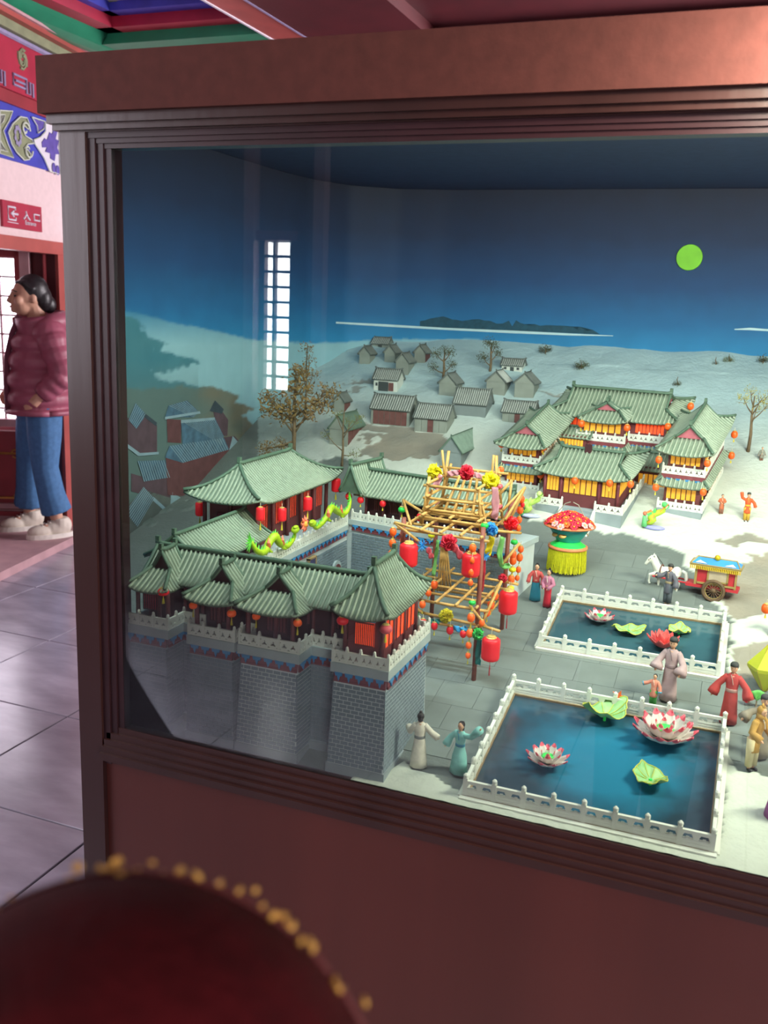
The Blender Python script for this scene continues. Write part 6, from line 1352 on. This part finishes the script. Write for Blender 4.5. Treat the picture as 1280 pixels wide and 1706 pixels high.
rf_ = MB(CF).slab([(-40, 2, 58), (42, 2, 58), (42, 40, 58), (-40, 40, 58)], (0, 0, 4)).build('roof', M_gbr, ct)
MB(CF).add([(-38, 3, 62), (40, 3, 62), (40, 39, 62), (-38, 39, 62), (-30, 20, 70), (32, 20, 70)], [(0, 1, 5, 4), (1, 2, 5), (2, 3, 4, 5), (3, 0, 4)]).build('roof_panel', M_blu, ct)
for a, b in (((-38, 3, 62.4), (-30, 20, 70.4)), ((40, 3, 62.4), (32, 20, 70.4)), ((-30, 20, 70.4), (32, 20, 70.4)), ((-40, 2.4, 61), (42, 2.4, 61))): MB(CF).tube([a, b], 1.1, 6).build('roof_rib', M_gbr, ct)
for sx in (-1, 1): MB(CF).slab([(sx * 14 + 1, 4, 63), (sx * 32 + 1, 4, 63), (sx * 26 + 1, 10, 66)], (0, -.5, .8)).build('white_cloud', M_marb, ct)
MB(CF).ell((1, 18, 72), (5, 5, 5), 10, 7).build('gold_knob', mat('bright_gold', '#d8b020', .3, metal=.5), ct, True)
q = MB(CF)
for k in range(28): q.bb((-39 + k * 2.9, 1.4, 52.5), (-37.2 + k * 2.9, 2.4, 58.5))
tag(q.build('gold_fringe', mat('fringe_gold', '#c8a828', .6), ct), kind='stuff')
for yy in (2, 36):
    wf = CF @ T(2, yy, 19) @ Matrix.Rotation(PI / 2, 4, 'X')
    def trs(r, R, nn=28): return [(R * math.cos(2 * PI * k / nn), R * math.sin(2 * PI * k / nn), 0) for k in range(nn + 1)]
    wh = MB(wf).tube(trs(0, 16.5), 2.9, 8, False).build('wheel', M_whl, ct, True)
    MB(wf).tube(trs(0, 13.2), .8, 6, False).build('wheel_rim', M_gbr, wh, True); MB(wf).lathe([(3.5, -2.5), (4.5, 0), (3.5, 2.5)], 12).build('hub', M_whl, wh, True)
    for k in range(14): a = 2 * PI * k / 14; MB(wf).tube([(3 * math.cos(a), 3 * math.sin(a), 0), (14 * math.cos(a), 14 * math.sin(a), 0)], .7, 5).build('spoke', M_whl, wh)
for yy in (10, 30): MB(CF).tube([(-40, yy, 23), (-100, yy, 26)], 1.6, 6).build('shaft', M_car, ct)
hs = thing('horse', 'white horse with a lifted foreleg harnessed to the red carriage', 'horse', V(CF @ V((-75, 20, 0))))
HF = CF @ T(-78, 20, 0)
q = MB(HF)
q.ell((2, 0, 34), (20, 8.5, 9.5), 14, 9); q.ell((16, 0, 36), (9, 9, 10), 12, 8); q.ell((-13, 0, 34), (9, 8.5, 10.5), 12, 8)
q.tube([(-16, 0, 38), (-23, -1, 48), (-26, -2, 56)], [8, 6, 5], 10); q.tube([(-25, -2, 57), (-30, -4, 53), (-35, -6, 46)], [5.2, 4.2, 2.8], 10); q.ell((-35.5, -6.2, 45), (2.8, 2.6, 3), 8, 6)
for s in (-1, 1): q.tube([(-24.5, s * 2 - 2, 60), (-24, s * 2.6 - 2, 65)], [1.6, .5], 6)
q.tube([(-15, -5, 30), (-27, -7, 27), (-28, -7, 15), (-26, -7, 11)], [4.8, 3, 2, 2.2], 9)      # lifted foreleg
q.tube([(-13, 5, 30), (-14, 5, 16), (-13, 5, 3), (-14, 5, 0)], [4.8, 2.7, 1.9, 2.4], 9)
for s in (-1, 1): q.tube([(17, s * 5, 34), (14, s * 5, 24), (21, s * 5, 15), (19, s * 5, 3), (18, s * 5, 0)], [6.5, 4.2, 2.4, 1.9, 2.5], 9)
hb = remesh(q, 'body', mat('horse_white', '#d3d3c8', .6, var=.08, scale=60), hs, 1.1 * cm, 3)
q = MB(HF)
for k in range(7): f_ = k / 6; q.tube([(-16 - f_ * 9 + 2, -.5 - f_ * 1.5, 44 + f_ * 17), (-11 - f_ * 9, -1, 41 + f_ * 15)], [2.2, .7], 6)
q.build('mane', M_marb, hs); MB(HF).tube([(24, 0, 40), (31, 0, 37), (33, 0, 26), (32, 0, 18)], [2.5, 3.2, 3.4, 1], 8).build('tail', M_marb, hs, True)
MB(HF).tube([(-9 + 1.5 * math.cos(k * PI / 8), 9.3 * math.cos(k * PI / 8), 34 + 11.5 * math.sin(k * PI / 8)) for k in range(17)], 1.1, 6).build('harness', mat('harness_brown', '#6a4438', .6), hs); MB(HF).tube([(-31, -9, 52), (-31.5, -4.5, 56), (-30, .5, 53)], .7, 5).build('bridle', MATS['harness_brown'], hs); MB(HF).tube([(-29, 0, 54), (-20, 4, 58), (-9, 5, 45)], .6, 5).build('rein', M_hair, hs)
for s in (-1, 1): MB(HF).ell((-29, -3.5 + s * 4, 55), (1, .8, 1), 6, 4).build('eye', M_hair, hs)

# ================================================================ coloured paper ornaments by the palace
def ornament(label, px, py, s, cols):
    p = G(px, py); m = mpp(p) * s; t = thing('paper_ornament', label, 'ornament', p, group='paper lantern figures'); F = T(*p) @ S3(m, m, m)
    MB(F).ell((0, 0, 3), (18, 9, 4), 14, 6).build('base', cloth_m(cols[0]), t, True)
    pts = [(-14 + 3 * k + 5 * math.sin(k * 1.1), 0, 8 + k * 3.6) for k in range(10)]
    MB(F).tube(pts, [3, 5, 6.5, 7, 6.5, 6, 5, 4, 3, 1], 9).build('body', cloth_m(cols[1]), t, True)
    for k in range(9):
        c = V(pts[k]); a = k * .9; MB(F).slab([c + V((-1, -5, 0)), c + V((9 * math.cos(a), -6, 7)), c + V((5 * math.cos(a) + 4, -6, 12)), c + V((3, -5, 3))], (0, 1.2, 0)).build('feather', cloth_m(cols[2 + k % 2]), t)
    MB(F).ell((13, -2, 44), (5, 4, 5), 10, 6).build('head', cloth_m(cols[3]), t, True); MB(F).tube([(-16, -3, 4), (-17, -3, 22)], [5, 3], 8).build('small_figure', cloth_m('#6ac07a'), t, True); MB(F).ell((-17, -3, 26), 3.4, 8, 6).build('small_head', cloth_m('#e07a5a'), t, True)
ornament('lime and orange dragon shaped paper ornament before the right palace wing', 1090, 882, 1.0, ['#9a9ad8', '#b8d83a', '#f08a4a', '#5ad06a'])
ornament('lime feathered paper ornament beside the bamboo frame top', 884, 862, .95, ['#b8bcd8', '#b8d86a', '#a0d84a', '#c8e08a'])
# ================================================================ visitor in the doorway
M_jack = mat('plum_puffer', '#9c5266', .5, var=.10, scale=14, bump=.12, bscale=26, spec=.5); M_jean = mat('blue_denim', '#44719f', .8, var=.14, scale=40, bump=.08); M_snk = mat('cream_sneaker', '#d6ccbe', .6, var=.05); M_skinp = mat('skin', '#c99a82', .55, var=.05); M_hairp = mat('dark_hair', '#1e1a1d', .45, var=.3, scale=60, stretch=(1, 1, .2)); M_lip = mat('lips', '#a85a58', .5); M_cuffk = mat('knit_cuff', '#6a3446', .8)
vb = atZ(74, 890, .05)
fdir = (V((-.75, -.66, 0)) + V((.66, -.75, 0)) * .22).normalized()
VF = frame(vb, (-fdir).cross(V((0, 0, 1))), -fdir)       # local -y = where she faces, +x = her side nearest the case
WMv = math.atan2(VF[1][0], VF[0][0])
vis = thing('person', 'person in a plum puffer jacket, blue jeans and white sneakers standing in the doorway', 'person', vb, WMv)
q = MB(VF)
q.ell((0, -.035, 1.535), (.074, .094, .105), 20, 14); q.ell((0, -.075, 1.475), (.058, .062, .075), 16, 10)           # skull, jaw
q.ell((0, -.125, 1.437), (.024, .022, .02), 10, 6); q.tube([(0, -.128, 1.545), (0, -.143, 1.515), (0, -.158, 1.49), (0, -.146, 1.478)], [.010, .012, .014, .008], 8)   # chin, nose
q.ell((0, -.128, 1.552), (.045, .012, .012), 10, 5); q.ell((0, -.137, 1.462), (.022, .011, .007), 8, 5); q.ell((0, -.135, 1.451), (.02, .011, .008), 8, 5)
for s in (-1, 1): q.ell((s * .05, -.105, 1.495), (.022, .03, .028), 10, 6); q.ell((s * .074, -.022, 1.51), (.011, .02, .03), 8, 6)
q.tube([(0, -.01, 1.46), (0, .02, 1.36), (0, .03, 1.28)], [.055, .056, .08], 12)
q.tube([(0, .03, 1.32), (0, .01, 1.1), (0, 0, .86)], [.12, .125, .13], 14)
q.tube([(-.15, .03, 1.30), (.15, .03, 1.30)], .07, 10)
ARM = {1: [(.18, .045, 1.29), (.25, .10, 1.06), (.20, -.02, .935)], -1: [(-.18, .03, 1.29), (-.25, .04, 1.06), (-.19, -.10, .95)]}
for s, a in ARM.items():
    q.tube(a, [.052, .045, .032], 10); d = (V(a[2]) - V(a[1])).normalized(); c = V(a[2])
    q.tube([c, c + d * .045, c + d * .085], [.028, .037, .034], 10)                # palm
    side = d.cross(V((1, 0, 0))).normalized()
    for k in range(4):
        b0 = c + d * .08 + side * ((k - 1.5) * .018); L = (.06, .07, .066, .052)[k]; cu = V((-s * .5, 0, -.3))
        q.tube([b0, b0 + d * L * .45 + cu * .008, b0 + d * L * .75 + cu * .028, b0 + d * L * .85 + cu * .05], [.0088, .0085, .008, .0065], 7)
    b0 = c + d * .03 + side * -.03; q.tube([b0, b0 - side * .022 + d * .025 + V((-s * .006, 0, 0)), b0 - side * .02 + d * .058 + V((-s * .014, 0, 0))], [.0115, .010, .0075], 7)
HIP = {1: [(.085, .01, .86), (.10, .0, .46), (.10, .06, .12)], -1: [(-.085, .0, .86), (-.12, -.05, .46), (-.18, -.05, .12)]}
for s, a in HIP.items(): q.tube(a, [.085, .055, .04], 10); q.ell(V(a[2]) + V((0, -.03, -.06)), (.038, .10, .04), 10, 6)
q.ell((0, 0, .88), (.15, .12, .11), 14, 8)
remesh(q, 'body', M_skinp, vis, .0062, 3)
# jeans: one garment, slightly flared
q = MB(VF)
for s, a in HIP.items():
    q.tube([V(a[0]) + V((0, 0, .03)), V(a[0]).lerp(V(a[1]), .5), V(a[1]), V(a[1]).lerp(V(a[2]), .5), V(a[2]) + V((0, 0, .05))], [.115, .105, .082, .085, .098], 14)
q.ell((0, .005, .88), (.185, .14, .12), 16, 8)
remesh(q, 'jeans', M_jean, vis, .009, 3)
# sneakers
for s, a in HIP.items():
    f = V(a[2]); sh = bpy.data.objects.new('sneaker', None); bpy.data.objects.remove(sh)
    q = MB(VF); q.ell((f.x, f.y - .10, .045), (.05, .09, .045), 14, 8); q.ell((f.x, f.y + .0, .06), (.047, .085, .06), 14, 8); q.ell((f.x, f.y + .045, .075), (.042, .05, .06), 12, 8); q.tube([(f.x, f.y + .02, .07), (f.x, f.y + .02, .13)], [.05, .052], 12)
    sn = remesh(q, 'sneaker', M_snk, vis, .007, 4)
    pts = []
    for k in range(24): t_ = 2 * PI * k / 24; pts.append((f.x + .054 * math.cos(t_) * (1 + .12 * math.sin(t_ + PI)), f.y - .045 + .15 * math.sin(t_), 0))
    MB(VF).slab([V(p) + V((0, 0, .0)) for p in pts], (0, 0, .03)).build('sole', mat('sole_white', '#e2ddd4', .6), sn)
    for k in range(4): MB(VF).tube([(f.x - .025, f.y - .10 + k * .024, .086 + k * .009), (f.x + .025, f.y - .095 + k * .024, .087 + k * .009)], .004, 5).build('lace', mat('lace_white', '#f0ece4', .7), sn)
# puffer jacket: quilted tubes of down
q = MB(VF)
zs = [.80, .84, .955, 1.07, 1.185, 1.285, 1.345]
for k in range(6):
    z0_, z1_ = zs[k], zs[k + 1]; zc = (z0_ + z1_) / 2; rx, ry = (.222, .215) if k < 3 else ((.215, .20) if k < 4 else ((.205, .18) if k == 4 else (.16, .14)))
    q.ell((0, .012, zc), (rx, ry, (z1_ - z0_) * .95), 28, 9)
q.tube([(0, .01, .84), (0, .01, 1.32)], [.19, .13], 20)
jk = remesh(q, 'jacket', M_jack, vis, .009, 5)
for s, a in ARM.items():
    q = MB(VF); S_ = [V(a[0]) + V((-s * .02, 0, .02))]; n = 4
    P_ = [V(a[0]).lerp(V(a[1]), k / 3) for k in range(4)] + [V(a[1]).lerp(V(a[2]), k / 3) for k in range(1, 4)]
    for k in range(len(P_) - 1):
        c = (P_[k] + P_[k + 1]) / 2; d = (P_[k + 1] - P_[k]); R = d.to_track_quat('Z', 'Y').to_matrix(); r = .098 - k * .005
        q.ell(c, (r, r, d.length * .95), 14, 8, R)
    q.ell(V(a[0]) + V((-s * .03, 0, .01)), (.10, .105, .10), 14, 8)
    sl_ = remesh(q, 'sleeve', M_jack, vis, .008, 4)
    d = (V(a[2]) - V(a[1])).normalized(); MB(VF).tube([V(a[2]) - d * .035, V(a[2]) + d * .012], [.06, .052], 14).build('cuff', M_cuffk, sl_, True)
# collar, hood, front placket, pocket seams
q = MB(VF)
def collar(u, v): a = -PI / 2 + .35 + u * (2 * PI - .7); r = .115 + .022 * v + .02 * math.cos(a * 2); return (r * math.cos(a) * 1.05, .0 + r * math.sin(a) * 1.05 - .01, 1.28 + v * (.125 + .02 * math.sin(a)) )
q.grid(collar, 30, 5, (0, 0, -.03)).build('collar', M_jack, jk, True)
q = MB(VF); q.tube([(.13, -.02, 1.34), (.15, .06, 1.37), (.09, .14, 1.38), (0, .165, 1.375), (-.09, .14, 1.38), (-.15, .06, 1.37), (-.13, -.02, 1.34)], [.035, .055, .062, .068, .062, .055, .035], 12); q.ell((0, .155, 1.34), (.13, .06, .085), 14, 8); q.build('hood', M_jack, jk, True)
MB(VF).tube([(.02, -.10, 1.40), (.02, -.145, 1.3), (.02, -.183, 1.15), (.02, -.194, .95), (.02, -.192, .81)], .018, 8).build('placket', M_cuffk, jk, True)
q = MB(VF); q.tube([(0.0, .012, .805 + 0)] * 1 + [(0, .012, .80)], .1, 8) if False else None
MB(VF).tube([(.223 * math.cos(t_ / 24 * 2 * PI) * .96, .012 + .215 * math.sin(t_ / 24 * 2 * PI) * .96, .815) for t_ in range(25)], .018, 8).build('hem', M_jack, jk, True)
# hair, eyes, brows, lips
q = MB(VF); q.ell((0, -.01, 1.56), (.084, .098, .098), 20, 12); q.ell((0, .045, 1.51), (.075, .06, .085), 16, 10); q.ell((0, .085, 1.475), (.045, .045, .055), 12, 8); q.tube([(0, -.105, 1.60), (.05, -.07, 1.60), (.075, -.02, 1.56)], [.012, .02, .02], 8); q.tube([(0, -.105, 1.60), (-.05, -.07, 1.60), (-.075, -.02, 1.56)], [.012, .02, .02], 8)
remesh(q, 'hair', M_hairp, vis, .007, 3)
for s in (-1, 1): MB(VF).ell((s * .032, -.122, 1.522), (.014, .008, .006), 10, 6).build('eye', M_hairp, vis, True); MB(VF).tube([(s * .012, -.135, 1.548), (s * .034, -.13, 1.553), (s * .054, -.115, 1.547)], .0035, 6).build('eyebrow', M_hairp, vis, True)
MB(VF).ell((0, -.147, 1.456), (.021, .006, .006), 10, 5).build('lips', M_lip, vis, True)

# ================================================================ visitor in front of the lens, only the hat reaches into view
hc = CAM + ray(185, 1962) * .30; HR = 474 / FPX * .30
M_hat = mat('dark_red_felt', '#42070c', .9, var=.25, scale=60, bump=.2, bscale=200, spec=.15); M_seq = mat('gold_sequin', '#d8a24a', .3, metal=.45); M_coat = mat('dark_coat', '#1d1a22', .8)
hv = thing('person', 'visitor close to the lens in a dark red hat with gold sequin trim', 'person', (hc.x, hc.y, 0))
B_ = T(hc.x, hc.y, hc.z)
q = MB(B_); q.ell((0, 0, -.03), (.070, .082, .095), 16, 12); q.tube([(0, 0, -.10), (0, .0, -.2), (0, 0, -.26)], [.045, .05, .08], 12); q.tube([(-.13, 0, -.25), (.13, 0, -.25)], .055, 10); q.tube([(0, 0, -.24), (0, 0, -.5), (0, 0, -.75)], [.11, .11, .12], 12)
for s in (-1, 1):
    q.tube([(s * .15, 0, -.25), (s * .19, .02, -.48), (s * .17, -.03, -.70)], [.042, .036, .028], 8); q.ell((s * .17, -.04, -.76), (.025, .03, .05), 8, 6)
    q.tube([(s * .07, 0, -.75), (s * .07, 0, -1.0), (s * .07, 0, .06 - hc.z)], [.07, .05, .035], 8); q.ell((s * .07, -.03, .035 - hc.z), (.04, .10, .033), 10, 6)
    q.ell((s * .072, 0, -.04), (.01, .018, .026), 6, 5)
q.ell((0, .088, -.05), (.012, .014, .016), 6, 5)
remesh(q, 'body', M_skinp, hv, .012, 3)
q = MB(B_); q.lathe([(.20, -.86), (.17, -.6), (.155, -.4), (.15, -.26), (.075, -.20)], 20, (0, 0, 0), 1.1, .8)
q.build('coat', M_coat, hv, True)
for s in (-1, 1): MB(B_).tube([(s * .15, 0, -.24), (s * .19, .02, -.48), (s * .17, -.03, -.69)], [.06, .055, .045], 10).build('sleeve', M_coat, hv, True); MB(B_).tube([(s * .07, 0, -.78), (s * .07, 0, .08 - hc.z)], [.085, .06], 10).build('trouser_leg', M_coat, hv, True); MB(B_).ell((s * .07, -.03, .042 - hc.z), (.048, .115, .042), 10, 6).build('shoe', M_shoe, hv, True)
q = MB(B_); q.lathe([(HR * math.cos(a), HR * math.sin(a)) for a in [(-.35 + k * .12) for k in range(16)]] + [(.002, HR)], 48)
hat = q.build('hat', M_hat, hv, True)
nrm = (-_f + V((0, 0, .28))).normalized(); U_ = nrm.orthogonal().normalized(); W_ = nrm.cross(U_); rnd = random.Random(2)
for k in range(240):
    a = 2 * PI * k / 240; p = hc + (U_ * math.cos(a) + W_ * math.sin(a)) * (HR + rnd.uniform(.0, .0045)) + nrm * rnd.uniform(-.006, .004)
    if p.z < hc.z - .01 or rnd.random() < .45 + .3 * math.sin(a * 9): continue
    inst('sequin', _lm.setdefault('seq', MB().ell((0, 0, 0), (1, 1, .5), 8, 5).mesh('sequin', M_seq, True)), T(*p) @ Matrix.Rotation(rnd.uniform(0, 3), 4, 'X') @ Matrix.Rotation(rnd.uniform(0, 3), 4, 'Y') @ S3(*([rnd.uniform(.0008, .0024)] * 3)), hat)
q = MB(); ring_ = []
for k in range(61):
    a = 2 * PI * k / 60; ring_.append(hc + (U_ * math.cos(a) + W_ * math.sin(a)) * HR * 1.004)
ring_ = [p for p in ring_ if p.z > hc.z - .01]
ring_.sort(key=lambda p: math.atan2((p - hc).z, (p - hc).dot(CR)))
MB().tube(ring_, .0012, 6).build('trim_cord', mat('trim_cord', '#5a1a18', .7), hat, True)
